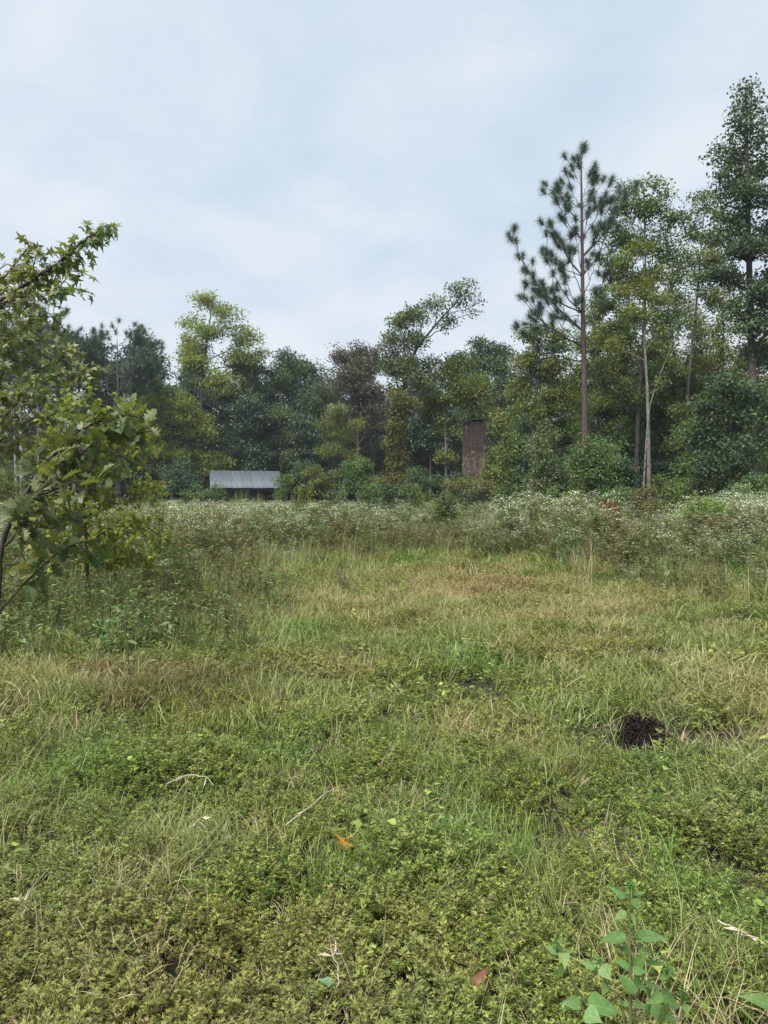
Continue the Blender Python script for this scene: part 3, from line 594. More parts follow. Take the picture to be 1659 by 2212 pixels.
rs = RS(777)
for i, Xq in enumerate([345, 400, 655, 700, 745, 800, 885, 930, 1010, 1065, 1110, 1180, 1240, 1350, 1440, 1590, 1640]):
    Xq += rs.uniform(-12, 12); Dq = rs.uniform(22, 38) if Xq < 1150 else rs.uniform(17, 22); m_ = ['fresh', 'sweetgum', 'olive', 'bluegreen', 'sweetgum'][i % 5]; tq = rs.uniform(1048, 1068)
    lo = [(Xq + rs.uniform(-16, 16), tq + q, rs.uniform(6, 15), rs.uniform(6, 14), rs.uniform(.6, 1.1)) for q in (2, 10, 16, 24, 32, 40, 52)]
    tree('shrub', place_label('small ' + CN[m_] + ' bush poking out of the white weeds', Xq), Dq, Xq, (Xq, tq), .015, lo, m_, .075, 1.7, cat='shrub', seed=1800 + i, group='small bushes poking out of the white weeds', top_r=.3, twig_r=.005)

# ------------------------------------------------------------------ shed
def box(g, c, s, tint=.5, mat=0, R=None):
    c = np.array(c, float); h = np.array(s, float) / 2
    V = np.array([(x, y, z) for x in (-1, 1) for y in (-1, 1) for z in (-1, 1)]) * h
    if R is not None: V = V @ R.T
    g.add(V + c, [(0, 1, 3, 2), (4, 6, 7, 5), (0, 4, 5, 1), (2, 3, 7, 6), (0, 2, 6, 4), (1, 5, 7, 3)], tint, False, mat)
def metal_mat():
    m, t, o = mat_new('galvanised_metal'); L = t.links.new
    tcn = N(t, 'ShaderNodeTexCoord'); mp = N(t, 'ShaderNodeMapping'); mp.inputs['Scale'].default_value = (3, .5, 1)
    n1 = N(t, 'ShaderNodeTexNoise'); n1.inputs['Scale'].default_value = 2; n1.inputs['Detail'].default_value = 8
    cr = N(t, 'ShaderNodeValToRGB'); cr.color_ramp.elements[0].position = .3; cr.color_ramp.elements[1].position = .7
    cr.color_ramp.elements[0].color = (.055, .066, .08, 1); cr.color_ramp.elements[1].color = (.10, .117, .138, 1)
    oi = N(t, 'ShaderNodeObjectInfo'); hs = N(t, 'ShaderNodeHueSaturation'); mr = N(t, 'ShaderNodeMapRange')
    mr.inputs[3].default_value = .85; mr.inputs[4].default_value = 1.12
    L(oi.outputs['Random'], mr.inputs[0]); L(mr.outputs[0], hs.inputs['Value'])
    b = N(t, 'ShaderNodeBsdfPrincipled'); b.inputs['Roughness'].default_value = .6; b.inputs['Metallic'].default_value = .15
    L(tcn.outputs['Object'], mp.inputs[0]); L(mp.outputs[0], n1.inputs['Vector']); L(n1.outputs['Fac'], cr.inputs[0])
    L(cr.outputs[0], hs.inputs['Color']); L(hs.outputs[0], b.inputs['Base Color']); L(b.outputs[0], o.inputs[0]); return m
def build_shed():
    W, Dp, zf, zb = 4.95, 2.7, 2.05, 3.2
    rz = math.radians(15)
    c = P(531, 1070, 50.5)
    root = tag(empty('shed', (c[0], c[1], 0), rz), 'low open shed with a grey corrugated metal roof half hidden in weeds', 'shed')
    metal = metal_mat(); wood = noise_mat('weathered_boards', (.035, .03, .026), (.10, .085, .07), 6, stretch=(1, 1, 6))
    sl = math.atan2(zb - zf, Dp); Ls = math.hypot(Dp, zb - zf) + .35
    n = 7; w = W / n
    prof = np.linspace(0, w + .05, 19); zz = .014 * np.cos(prof / .076 * 2 * np.pi)
    g = Geo()
    V = []
    for yy in (0, Ls / 2, Ls):
        for p, q in zip(prof, zz): V.append((p, yy, q))
    k = 19; f = [(r * k + a, r * k + a + 1, (r + 1) * k + a + 1, (r + 1) * k + a) for r in range(2) for a in range(k - 1)]
    g.add(V, f, .5, True); sheet = g.mesh('roof_sheet', [metal])
    rs = RS(8)
    for i in range(n):
        o = bpy.data.objects.new('roof_sheet', sheet); link(o, root)
        o.location = (-W / 2 + i * w, -Dp / 2 - .15 + rs.uniform(-.05, .05), zf + .05 + .012 * (i % 2)); o.rotation_euler = (sl, 0, rs.normal(0, .004))
        md = o.modifiers.new('thickness', 'SOLIDIFY'); md.thickness = .004
    for x in np.linspace(-W / 2 + .1, W / 2 - .1, 4):
        for y, z in ((-Dp / 2 + .1, zf), (Dp / 2 - .1, zb)):
            g = Geo(); box(g, (x, y, (z - .2) / 2), (.11, .11, z - .2)); g.obj('post', wood, root)
    for y, z in ((-Dp / 2 + .1, zf - .1), (Dp / 2 - .1, zb - .12)):
        g = Geo(); box(g, (0, y, z), (W, .06, .16)); g.obj('beam', wood, root)
    R = np.array([(1, 0, 0), (0, math.cos(sl), -math.sin(sl)), (0, math.sin(sl), math.cos(sl))])
    for x in np.linspace(-W / 2 + .15, W / 2 - .15, 6):
        g = Geo(); box(g, (x, 0, (zf + zb) / 2 - .06), (.05, Ls - .3, .1), R=R); g.obj('rafter', wood, root)
    # boarded back wall
    nb = 24
    for i in range(nb):
        g = Geo(); x = -W / 2 + (i + .5) * W / nb
        box(g, (x, Dp / 2 + rs.uniform(-.006, .006), (zb - .25) / 2 + .05), (W / nb - .012, .022, zb - .3)); g.obj('wall_board', wood, root)
    for sx in (-1, 1):
        for i in range(12):
            y = -Dp / 2 + (i + .5) * Dp / 12; z = zf + (zb - zf) * (i + .3) / 12 - .2
            g = Geo(); box(g, (sx * (W / 2 - .02), y, z / 2), (.022, Dp / 12 - .012, z)); g.obj('wall_board', wood, root)
build_shed()

# ------------------------------------------------------------------ chimney
def brick_mat(name, lo, hi):
    m, t, o = mat_new(name); L = t.links.new
    oi = N(t, 'ShaderNodeObjectInfo'); ge = N(t, 'ShaderNodeNewGeometry'); sp = N(t, 'ShaderNodeSeparateXYZ'); L(ge.outputs['Position'], sp.inputs[0])
    at = N(t, 'ShaderNodeAttribute', attribute_name='tint')
    ad = N(t, 'ShaderNodeMath', operation='ADD'); L(oi.outputs['Random'], ad.inputs[0]); L(at.outputs['Fac'], ad.inputs[1])
    fr = N(t, 'ShaderNodeMath', operation='FRACT'); L(ad.outputs[0], fr.inputs[0])
    r = N(t, 'ShaderNodeValToRGB'); e = r.color_ramp.elements
    e[0].color = (.036, .025, .022, 1); e[1].color = (.10, .074, .058, 1); q = e.new(.45); q.color = (.066, .036, .029, 1); q = e.new(.75); q.color = (.05, .038, .034, 1)
    L(fr.outputs[0], r.inputs[0])
    # weather stain: sooty grey near the top, pale lime bloom low down
    no = N(t, 'ShaderNodeTexNoise'); no.inputs['Scale'].default_value = 5; no.inputs['Detail'].default_value = 6; L(ge.outputs['Position'], no.inputs['Vector'])
    m1 = N(t, 'ShaderNodeMapRange'); m1.inputs[1].default_value = 4.2; m1.inputs[2].default_value = 5.2; m1.inputs[3].default_value = 0; m1.inputs[4].default_value = .75; L(sp.outputs[2], m1.inputs[0])
    mx = N(t, 'ShaderNodeMix', data_type='RGBA'); mx.inputs[7].default_value = (.035, .029, .028, 1); L(m1.outputs[0], mx.inputs[0]); L(r.outputs[0], mx.inputs[6])
    m2 = N(t, 'ShaderNodeMapRange'); m2.inputs[1].default_value = 3.9; m2.inputs[2].default_value = 3.3; m2.inputs[3].default_value = 0; m2.inputs[4].default_value = 1; L(sp.outputs[2], m2.inputs[0])
    mm = N(t, 'ShaderNodeMath', operation='MULTIPLY'); cr = N(t, 'ShaderNodeMapRange'); cr.inputs[1].default_value = .4; cr.inputs[2].default_value = .62; L(no.outputs['Fac'], cr.inputs[0])
    L(m2.outputs[0], mm.inputs[0]); L(cr.outputs[0], mm.inputs[1])
    my = N(t, 'ShaderNodeMix', data_type='RGBA'); my.inputs[7].default_value = (.19, .14, .115, 1); L(mm.outputs[0], my.inputs[0]); L(mx.outputs[2], my.inputs[6])
    b = N(t, 'ShaderNodeBsdfPrincipled'); b.inputs['Roughness'].default_value = .9; b.inputs['Specular IOR Level'].default_value = .15
    bp = N(t, 'ShaderNodeBump'); bp.inputs['Strength'].default_value = .5; bp.inputs['Distance'].default_value = .005
    n2 = N(t, 'ShaderNodeTexNoise'); n2.inputs['Scale'].default_value = 60; L(ge.outputs['Position'], n2.inputs['Vector']); L(n2.outputs['Fac'], bp.inputs['Height']); L(bp.outputs[0], b.inputs['Normal'])
    L(my.outputs[2], b.inputs['Base Color']); L(b.outputs[0], o.inputs[0]); return m
def build_chimney():
    W, Dp, H, pit = .99, .92, 5.4, .0735
    c = P(1023, 1070, 37.3)
    root = tag(empty('brick_chimney', (c[0], c[1], 0), math.radians(11)), 'tall weathered red brick chimney standing alone with a tilted metal cover', 'chimney')
    bm = brick_mat('old_brick', 0, 0); mortar = noise_mat('old_mortar', (.2, .18, .16), (.34, .31, .28), 12)
    g = Geo(); box(g, (0, 0, H / 2), (W - .045, Dp - .045, H)); g.obj('mortar_core', mortar, root)
    ub = Geo(); e = .06
    # slightly bevelled unit brick
    V = []
    for z in (-.5, .5):
        for (x, y) in ((-.5, -.44), (-.48, -.5), (.48, -.5), (.5, -.44), (.5, .44), (.48, .5), (-.48, .5), (-.5, .44)): V.append((x, y, z))
    f4 = [(i, (i + 1) % 8, 8 + (i + 1) % 8, 8 + i) for i in range(8)]
    ub.add(V, f4, .0); ub.add(V, [(7, 6, 5, 4, 3, 2, 1, 0), (8, 9, 10, 11, 12, 13, 14, 15)], .0)
    ubm = ub.mesh('brick', [bm]); rest = Geo(); rs = RS(31); cnt = 0
    n = int(H / pit); uV = np.array(V)
    for k in range(n - 1, -1, -1):
        z = (k + .5) * pit
        for face in range(4):                              # front, left, back, right
            full = (face % 2 == 0) == (k % 2 == 0)
            L = (W if face % 2 == 0 else Dp); span = L if full else L - .2
            s = -span / 2; first = .2 if full else .1
            while s < span / 2 - .02:
                l = min(first, span / 2 - s); first = .212
                if span / 2 - (s + l) < .05: l = span / 2 - s
                mid = s + l / 2; s += l
                a = [0, -math.pi / 2, math.pi, math.pi / 2][face]
                off = (Dp if face % 2 == 0 else W) / 2 - .05 + rs.uniform(-.004, .006)
                p = np.array([mid, -off]); ca, sa = math.cos(a), math.sin(a)
                xy = (p[0] * ca - p[1] * sa, p[0] * sa + p[1] * ca)
                dims = (l - .016, .1, .057)
                if rs.rand() < .012 and k < n - 3: continue
                if face < 2 and cnt < 300 and z > 2.2:
                    o = bpy.data.objects.new('brick', ubm); link(o, root); o.location = (xy[0], xy[1], z + rs.normal(0, .0015)); o.rotation_euler = (0, 0, a + rs.normal(0, .012)); o.scale = dims; cnt += 1
                else:
                    q = uV * np.array(dims); R = np.array([(ca, -sa, 0), (sa, ca, 0), (0, 0, 1)]); q = q @ R.T + np.array([xy[0], xy[1], z])
                    t = rs.rand(); rest.add(q, f4, t); rest.add(q, [(7, 6, 5, 4, 3, 2, 1, 0), (8, 9, 10, 11, 12, 13, 14, 15)], t)
    tag(rest.obj('brickwork', bm, root), kind='stuff')
    # loose rubble and the bent metal cover
    for i in range(7):
        o = bpy.data.objects.new('brick', ubm); link(o, root); o.location = (-.4 + i * .13, -.38 + rs.uniform(-.03, .03), H + .02 + .0); o.scale = (.11, .1, .06); o.rotation_euler = (0, 0, rs.uniform(-.5, .5))
    g = Geo(); xs = np.linspace(-.56, .62, 9); ys = np.linspace(-.56, .5, 5)
    V = [(x, y, H + .1 + .05 * (x + .5) - .10 * max(0, -.3 - x) ** 1.0 * 3 + .012 * math.sin(x * 14 + y * 5)) for y in ys for x in xs]
    f = [(r * 9 + a, r * 9 + a + 1, (r + 1) * 9 + a + 1, (r + 1) * 9 + a) for r in range(4) for a in range(8)]
    g.add(V, f, .5, True); o = g.obj('metal_cover', noise_mat('rusty_sheet', (.012, .011, .011), (.05, .035, .028), 8), root)
    md = o.modifiers.new('thickness', 'SOLIDIFY'); md.thickness = .03
build_chimney()

# ------------------------------------------------------------------ scattered ground vegetation
def scatter(name, label, cat, pts, rot, scl, idx, dry, protos_, kind='stuff'):
    me = bpy.data.meshes.new(name); n = len(pts)
    me.vertices.add(n); me.vertices.foreach_set('co', pts.astype(np.float32).ravel())
    for nm, ty, arr, key in (('rot', 'FLOAT_VECTOR', rot, 'vector'), ('scl', 'FLOAT', scl, 'value'), ('pidx', 'INT', idx, 'value'), ('dry', 'FLOAT', dry, 'value')):
        a = me.attributes.new(nm, ty, 'POINT'); a.data.foreach_set(key, (arr.astype(np.int32) if ty == 'INT' else arr.astype(np.float32)).ravel())
    o = bpy.data.objects.new(name, me); link(o); tag(o, label, cat, kind=kind)
    col = bpy.data.collections.new(name + '_sources')
    for i, p in enumerate(protos_):
        c = bpy.data.objects.new('%s_source_%02d' % (name, i), p); col.objects.link(c)
    ng = bpy.data.node_groups.new(name + '_scatter', 'GeometryNodeTree')
    ng.interface.new_socket('Geometry', in_out='INPUT', socket_type='NodeSocketGeometry'); ng.interface.new_socket('Geometry', in_out='OUTPUT', socket_type='NodeSocketGeometry')
    gi = N(ng, 'NodeGroupInput'); go = N(ng, 'NodeGroupOutput'); ip = N(ng, 'GeometryNodeInstanceOnPoints'); ci = N(ng, 'GeometryNodeCollectionInfo')
    ci.inputs['Collection'].default_value = col; ci.inputs['Separate Children'].default_value = True; ci.inputs['Reset Children'].default_value = True
    def at(nm, ty):
        a = N(ng, 'GeometryNodeInputNamedAttribute', data_type=ty); a.inputs[0].default_value = nm; return a.outputs[0]
    L = ng.links.new
    L(gi.outputs[0], ip.inputs['Points']); L(ci.outputs[0], ip.inputs['Instance']); ip.inputs['Pick Instance'].default_value = True
    L(at('pidx', 'INT'), ip.inputs['Instance Index']); L(at('scl', 'FLOAT'), ip.inputs['Scale'])
    er = N(ng, 'FunctionNodeEulerToRotation'); L(at('rot', 'FLOAT_VECTOR'), er.inputs[0]); L(er.outputs[0], ip.inputs['Rotation'])
    L(ip.outputs[0], go.inputs[0])
    md = o.modifiers.new('scatter', 'NODES'); md.node_group = ng
    return o

M['cover'] = leaf_mat('creeping_cover', [(.028, .05, .013), (.12, .178, .032), (.36, .41, .105)], .28, .5, .3, dry=(.26, .22, .09))
M['blade'] = leaf_mat('grass_blades', [(.07, .11, .026), (.17, .23, .06), (.32, .355, .13)], .33, .45, .3, dry=(.35, .305, .17))
M['straw'] = leaf_mat('dry_straw', [(.22, .17, .10), (.36, .29, .17), (.48, .41, .27)], .25, .6, .3)
M['weedleaf'] = leaf_mat('weed_leaves', [(.05, .095, .03), (.115, .185, .06), (.21, .29, .11)], .33, .5, .3, dry=(.20, .165, .085))
M['weedstem'] = leaf_mat('weed_stems', [(.07, .055, .03), (.12, .10, .05), (.13, .15, .06)], 0, .6, .2)
M['flower'] = leaf_mat('white_florets', [(.26, .34, .17), (.44, .50, .30), (.74, .76, .62)], .3, .6, .2, tk=(1, 1, 1))

def blades(g, rs, n, rad, L0, L1, w, lean, segs=4, mat=0, tint=None, z0=0, droop=1.0):
    """curved tapered grass blades"""
    a = rs.rand(n) * 6.283; r = rad * np.sqrt(rs.rand(n)); base = np.stack([r * np.cos(a), r * np.sin(a), np.full(n, z0)], -1)
    h = rs.rand(n) * 6.283; hd = np.stack([np.cos(h), np.sin(h), 0 * h], -1); Ln = rs.uniform(L0, L1, n)
    th0 = np.abs(rs.normal(0, lean * .5, n)); bend = np.abs(rs.normal(lean, lean * .6, n)) * droop
    u = np.linspace(0, 1, segs + 1); pts = [base]
    for i in range(segs):
        th = th0 + bend * u[i]
        pts.append(pts[-1] + (hd * np.sin(th)[:, None] + np.array([0, 0, 1]) * np.cos(th)[:, None]) * (Ln / segs)[:, None])
    pts = np.stack(pts, 1); side = np.stack([-np.sin(h + rs.normal(0, .5, n)), np.cos(h), 0 * h], -1)
    wd = w * np.array([.7, 1, .85, .55, .0])[:segs + 1] if segs == 4 else w * np.linspace(1, 0, segs + 1)
    Lf = pts - side[:, None] * wd[None, :, None] / 2; Rt = pts + side[:, None] * wd[None, :, None] / 2
    V = np.stack([Lf, Rt], 2).reshape(-1, 3); k = (segs + 1) * 2
    f = []
    for i in range(segs): f.append((2 * i, 2 * i + 1, 2 * i + 3, 2 * i + 2))
    Fc = (np.array(f)[None] + (np.arange(n) * k)[:, None, None]).reshape(-1, 4)
    t = rs.rand(n) if tint is None else np.clip(tint + rs.normal(0, .15, n), 0, 1)
    g.add(V, Fc, np.repeat(t, segs), False, mat)
    return pts
def cover_proto(seed, R=.14, H=.13, stems=18, per=17, leaf=.0135):
    rs = RS(seed); g = Geo(); n = stems
    a = rs.rand(n) * 6.283; L = rs.uniform(.6, 1, n) * R * 1.3; th0 = rs.uniform(.1, 1.0, n)
    hd = np.stack([np.cos(a), np.sin(a), 0 * a], -1); base = rs.normal(0, R * .35, (n, 3)); base[:, 2] = 0
    u = np.linspace(0, 1, 5)[None, :, None]
    hh = (H * rs.uniform(.5, 1.15, n))[:, None, None]
    pts = base[:, None] + hd[:, None] * (L * np.sin(th0))[:, None, None] * u + np.array([0, 0, 1]) * hh * (u * (1.5 - .5 * u))
    tubes(g, pts, np.full((n, 5), .0013) * np.linspace(1, .5, 5), 3, .2, 1)
    s = np.linspace(.25, 1, per); P_ = []
    for v in s:
        i = min(int(v * 4), 3); fr = v * 4 - i; P_.append(pts[:, i] * (1 - fr) + pts[:, i + 1] * fr)
    P_ = np.stack(P_, 1).reshape(-1, 3); k = len(P_)
    la = rs.rand(k) * 6.283; out = np.stack([np.cos(la), np.sin(la), rs.uniform(.1, .9, k)], -1)
    ct = np.repeat(rs.rand(n), per)
    for j, dl in enumerate((-.9, 0, .9)):
        ax = np.stack([np.cos(la + dl), np.sin(la + dl), out[:, 2]], -1)
        stamp(g, DIAMOND, P_ + unit(out) * leaf * .4, ax, rs.normal(0, .4, (k, 3)) + np.array([0, 0, 1]), leaf * rs.uniform(.6, 1.3, k), np.clip(.45 * ct + .55 * rs.rand(k), 0, 1), 0, .52)
    return g.mesh('creeping_cover', [M['cover'], M['weedstem']])
covers = [cover_proto(200 + i) for i in range(5)]
covers_mid = [cover_proto(210 + i, .19, .15, 20, 13, .0185) for i in range(4)]
covers_far = [cover_proto(220 + i, .3, .2, 18, 11, .03) for i in range(4)]
def in_view(n, d0, d1, seed, pad=1.2, kx=.60):
    rs = RS(seed); y = np.sqrt(rs.uniform(d0 ** 2, d1 ** 2, n)); x = rs.uniform(-1, 1, n) * (kx * y + pad); return x, y, rs
def area(d0, d1, pad=1.2, kx=.6): return (d1 - d0) * 2 * pad + kx * (d1 ** 2 - d0 ** 2)
FRONT = np.array([(-30, 5), (-12, 5), (-3.6, 5.9), (-2.9, 7.6), (-2.0, 13), (.8, 17.3), (3, 16.5), (3.6, 13.5), (4.0, 10.5), (4.7, 8.6), (12, 7), (30, 7)])
def front(x): return np.interp(x, FRONT[:, 0], FRONT[:, 1])
def dryness(x, y):
    g = lambda cx, cy, sx, sy: np.exp(-((x - cx) / sx) ** 2 - ((y - cy) / sy) ** 2)
    v = .75 * g(1.2, 11.2, 2.6, 3.2) + .35 * g(3.0, 6.0, 1.6, 1.6) + .3 * g(-1.3, 2.3, 1.2, .5) + .25 * g(-2.2, 5.8, .8, .6)
    return np.clip(v + (fbm(x, y, 1.1, 4) - .52) * 1.2 + .12, 0, .95)
def pack(name, label, cat, x, y, rs, protos_, smin, smax, tilt=.12, dr=None, sc=None, zoff=-.01, sel=None):
    if sel is not None: x, y = x[sel], y[sel]
    n = len(x); z = hgt(x, y) + zoff
    rot = np.stack([rs.normal(0, tilt, n), rs.normal(0, tilt, n), rs.rand(n) * 6.283], -1)
    s = rs.uniform(smin, smax, n)
    if sc is not None: s = s * sc(x, y)
    d = dryness(x, y) if dr is None else dr(x, y)
    return scatter(name, label, cat, np.stack([x, y, z], -1), rot, s, rs.randint(0, len(protos_), n), np.clip(d + rs.normal(0, .1, n), 0, 1), protos_)
lump = lambda x, y: .3 + 1.4 * fbm(x, y, 2.6, 21)
def cov_sel(x, y, rs): return (fbm(x, y, 2.6, 33) + rs.uniform(-.14, .14, len(x)) > .31) & ~((np.hypot(x - 1.69, (y - 4.5)) < .38))
x, y, rs = in_view(int(area(1.3, 4.2) * 150), 1.3, 4.2, 1); s = cov_sel(x, y, rs)
pack('ground_cover', 'low small leaved creeping plants filling the near foreground', 'ground cover', x, y, rs, covers, .7, 1.15, .2, sc=lump, sel=s)
x, y, rs = in_view(int(area(4.2, 9) * 62), 4.2, 9, 2); s = cov_sel(x, y, rs)
pack('ground_cover', 'low creeping plants in the middle of the clearing', 'ground cover', x, y, rs, covers_mid, .7, 1.15, .2, sc=lump, sel=s)
x, y, rs = in_view(int(area(9, 24) * 20), 9, 24, 3)
pack('ground_cover', 'dry yellowing low plants at the far side of the clearing', 'ground cover', x, y, rs, covers_far, .6, 1.1, .2, sc=lump)

def grass_proto(seed, n=14, L0=.12, L1=.4, w=.0045, lean=.7, rad=.07, mat='blade'):
    g = Geo(); blades(g, RS(seed), n, rad, L0, L1, w, lean, droop=1.3); return g.mesh('grass', [M[mat]])
def weed_proto(seed, H=1.2, flowers=True, leaf=.07, nb=7, spread=.2, dense=1.0, lw=NARROW):
    rs = RS(seed); g = Geo(); ns = 2
    for st in range(ns):
        b0 = np.array([rs.normal(0, .06), rs.normal(0, .06), 0]); top = b0 + np.array([rs.normal(0, .1), rs.normal(0, .1), H * rs.uniform(.75, 1)])
        q = curve([b0, (b0 + top) / 2 + rs.normal(0, .02, 3), top], 6); tubes(g, q, np.linspace(.006, .003, 6), 3, rs.rand() * .6, 1)
        n = int(22 * dense); v = rs.uniform(.15, .9, n); p = b0 + (top - b0) * v[:, None]; a = rs.rand(n) * 6.283
        ax = np.stack([np.cos(a), np.sin(a), rs.uniform(-.3, .5, n)], -1)
        stamp(g, lw, p, ax, rs.normal(0, .3, (n, 3)) + np.array([0, 0, 1]), leaf * rs.uniform(.7, 1.3, n), rs.rand(n), 0, 1.4)
        starts = b0 + (top - b0) * rs.uniform(.5, .85, nb)[:, None]; a = rs.rand(nb) * 6.283; sp = spread * rs.uniform(.3, 1, nb)
        ends = np.stack([top[0] + np.cos(a) * sp, top[1] + np.sin(a) * sp, top[2] + rs.uniform(-.16, .03, nb) * H], -1)
        u = np.linspace(0, 1, 3)[None, :, None]; tw = starts[:, None] + (ends - starts)[:, None] * u
        tubes(g, tw, np.full((nb, 3), .0025), 3, .6, 1)
        m = 5; lp = (starts[:, None] + (ends - starts)[:, None] * rs.uniform(.2, 1, (nb, m))[..., None]).reshape(-1, 3); k = len(lp); a = rs.rand(k) * 6.283
        stamp(g, lw, lp, np.stack([np.cos(a), np.sin(a), rs.uniform(-.2, .6, k)], -1), rs.normal(0, .3, (k, 3)) + np.array([0, 0, 1]), leaf * .7 * rs.uniform(.6, 1.2, k), rs.rand(k), 0, 1.3)
        if flowers:
            m = 10; c = np.repeat(np.vstack([ends, top[None]]), m, 0); k = len(c)
            c = c + rs.normal(0, 1, (k, 3)) * np.array([.038, .038, .012]); a = rs.rand(k) * 6.283
            stamp(g, DIAMOND, c, np.stack([np.cos(a), np.sin(a), rs.uniform(-.1, .3, k)], -1), rs.normal(0, .4, (k, 3)) + np.array([0, 0, 1]), rs.uniform(.014, .026, k), rs.rand(k), 2, 1.3)
    return g.mesh('white_weed', [M['weedleaf'], M['weedstem'], M['flower']])
def mat_proto(seed, n, rad, L0, L1, w, mat='blade'):
    g = Geo(); rs_ = RS(seed); blades(g, rs_, n, rad, L0, L1, w, 1.15, segs=4, droop=1.2, z0=.02); blades(g, rs_, n // 4, rad, L0, L1 * .8, w, .5); return g.mesh('matted_grass', [M[mat]])
mats1 = [mat_proto(600 + i, 60, .14, .07, .22, .0032) for i in range(4)]; mats2 = [mat_proto(610 + i, 60, .2, .08, .26, .0055) for i in range(4)]
x, y, rs = in_view(int(area(1.3, 4.5) * 60), 1.3, 4.5, 41); s = ~(np.hypot(x - 1.69, (y - 4.5)) < .42) & (fbm(x, y, 1.5, 48) + rs.uniform(-.12, .12, len(x)) > .53)
pack('grass', 'matted short grass in patches between the near creeping plants', 'grass', x, y, rs, mats1, .6, 1.1, .25, sel=s, zoff=.03)
x, y, rs = in_view(int(area(4.5, 12) * 34), 4.5, 12, 42); s = ~(np.hypot(x - 1.69, (y - 4.5)) < .42) & (fbm(x, y, 1.2, 49) + rs.uniform(-.15, .15, len(x)) > .47)
pack('grass', 'matted short grass in patches across the middle of the clearing', 'grass', x, y, rs, mats2, .6, 1.1, .25, sel=s, zoff=.03)
thatch = [mat_proto(620 + i, 26, .16, .05, .2, .0028, 'straw') for i in range(4)]; thatch2 = [mat_proto(630 + i, 26, .2, .06, .24, .005, 'straw') for i in range(3)]
x, y, rs = in_view(int(area(1.3, 4.5) * 26), 1.3, 4.5, 51); s = (fbm(x, y, 1.9, 52) + rs.uniform(-.15, .15, len(x)) > .5)
pack('dry_grass', 'dead thatch lying through the near creeping plants', 'dry grass', x, y, rs, thatch, .6, 1.1, .25, sel=s, zoff=.05)
x, y, rs = in_view(int(area(4.5, 14) * 12), 4.5, 14, 53); s = (fbm(x, y, 1.4, 54) + rs.uniform(-.15, .15, len(x)) + .15 * dryness(x, y) > .5)
pack('dry_grass', 'dead thatch lying through the middle of the clearing', 'dry grass', x, y, rs, thatch2, .6, 1.1, .25, sel=s, zoff=.06)
x, y, rs = in_view(900, 4.8, 12, 55); s = (x < -1.3 - .0 * y) & (y > 4.8 + (x + 3.5) * .6)
pack('green_weeds', 'slender leafy weeds around the foot of the left saplings', 'weeds', x, y, rs, [weed_proto(640 + i, .8, False, .075, 3, .1, 1.2) for i in range(3)], .6, 1.1, .1, sel=s, dr=lambda a, b: np.clip(fbm(a, b, .8, 56) * 1.3 - .4, 0, 1))
forbs = []
for i in range(3):
    g = Geo(); rs_ = RS(700 + i); k = 16; a = rs_.rand(k) * 6.283; p = np.stack([rs_.normal(0, .012, k), rs_.normal(0, .012, k), rs_.uniform(.03, .2, k)], -1); tubes(g, np.array([(0, 0, 0), (.004, 0, .1), (0, .004, .2)], float), np.array([.002, .0016, .001]), 4, .5, 1)
    stamp(g, OVATE2, p, np.stack([np.cos(a), np.sin(a), rs_.uniform(0, .6, k)], -1), rs_.normal(0, .2, (k, 3)) + np.array([0, 0, 1]), rs_.uniform(.03, .055, k), rs_.rand(k)); forbs.append(g.mesh('forb', [M['cover'], M['weedstem']]))
x, y, rs = in_view(int(area(1.3, 9) * 4), 1.3, 9, 43)
pack('ground_cover', 'broader leaved seedlings scattered over the clearing', 'ground cover', x, y, rs, forbs, .6, 1.3, .2)
def seedhead_proto(seed, n=6, L0=.3, L1=.55, mat='straw'):
    rs = RS(seed); g = Geo(); p = blades(g, rs, n, .06, L0, L1, .0028, .45, tint=.55)
    tips = p[:, -1]; m = 4
    for j in range(m):                                   # finger like seed spikes
        a = rs.rand(n) * 6.283; dr = unit(np.stack([np.cos(a), np.sin(a), rs.uniform(.1, 1, n)], -1)); sd = unit(np.cross(dr, np.array([0, 0, 1.0]))) * .0009
        Lk = rs.uniform(.04, .09, n)[:, None]; b = tips - dr * 0
        V = np.stack([b - sd, b + sd, b + dr * Lk], 1).reshape(-1, 3); g.add(V, np.arange(len(V)).reshape(-1, 3), rs.rand(n))
    return g.mesh('seed_heads', [M[mat]])
grasses = [grass_proto(300 + i, 14, .1, .27, .0038, .8) for i in range(4)] + [grass_proto(310, 6, .2, .42, .0042, .9)]
x, y, rs = in_view(int(area(1.3, 5) * 30), 1.3, 5, 5); s = (fbm(x, y, 1.3, 8) + rs.uniform(-.25, .25, len(x)) > .47)
pack('grass', 'thin green blades standing among the near creeping plants', 'grass', x, y, rs, grasses, .6, 1.1, .15, sel=s)
grm = [grass_proto(320 + i, 16, .15, .5, .009, .75, .12) for i in range(4)]
x, y, rs = in_view(int(area(5, 13) * 38), 5, 13, 6); s = ~(np.hypot(x - 1.69, (y - 4.5)) < .42) & (fbm(x, y, .9, 18) + rs.uniform(-.25, .25, len(x)) > .42)
pack('grass', 'green and tan grass blades across the middle of the clearing', 'grass', x, y, rs, grm, .5, 1.0, .15, sel=s)
grf = [grass_proto(330 + i, 16, .2, .5, .016, .6, .2) for i in range(3)]
x, y, rs = in_view(int(area(13, 26) * 10), 13, 26, 7)
pack('grass', 'fine grass at the foot of the white weeds', 'grass', x, y, rs, grf, .5, 1.0, .12)
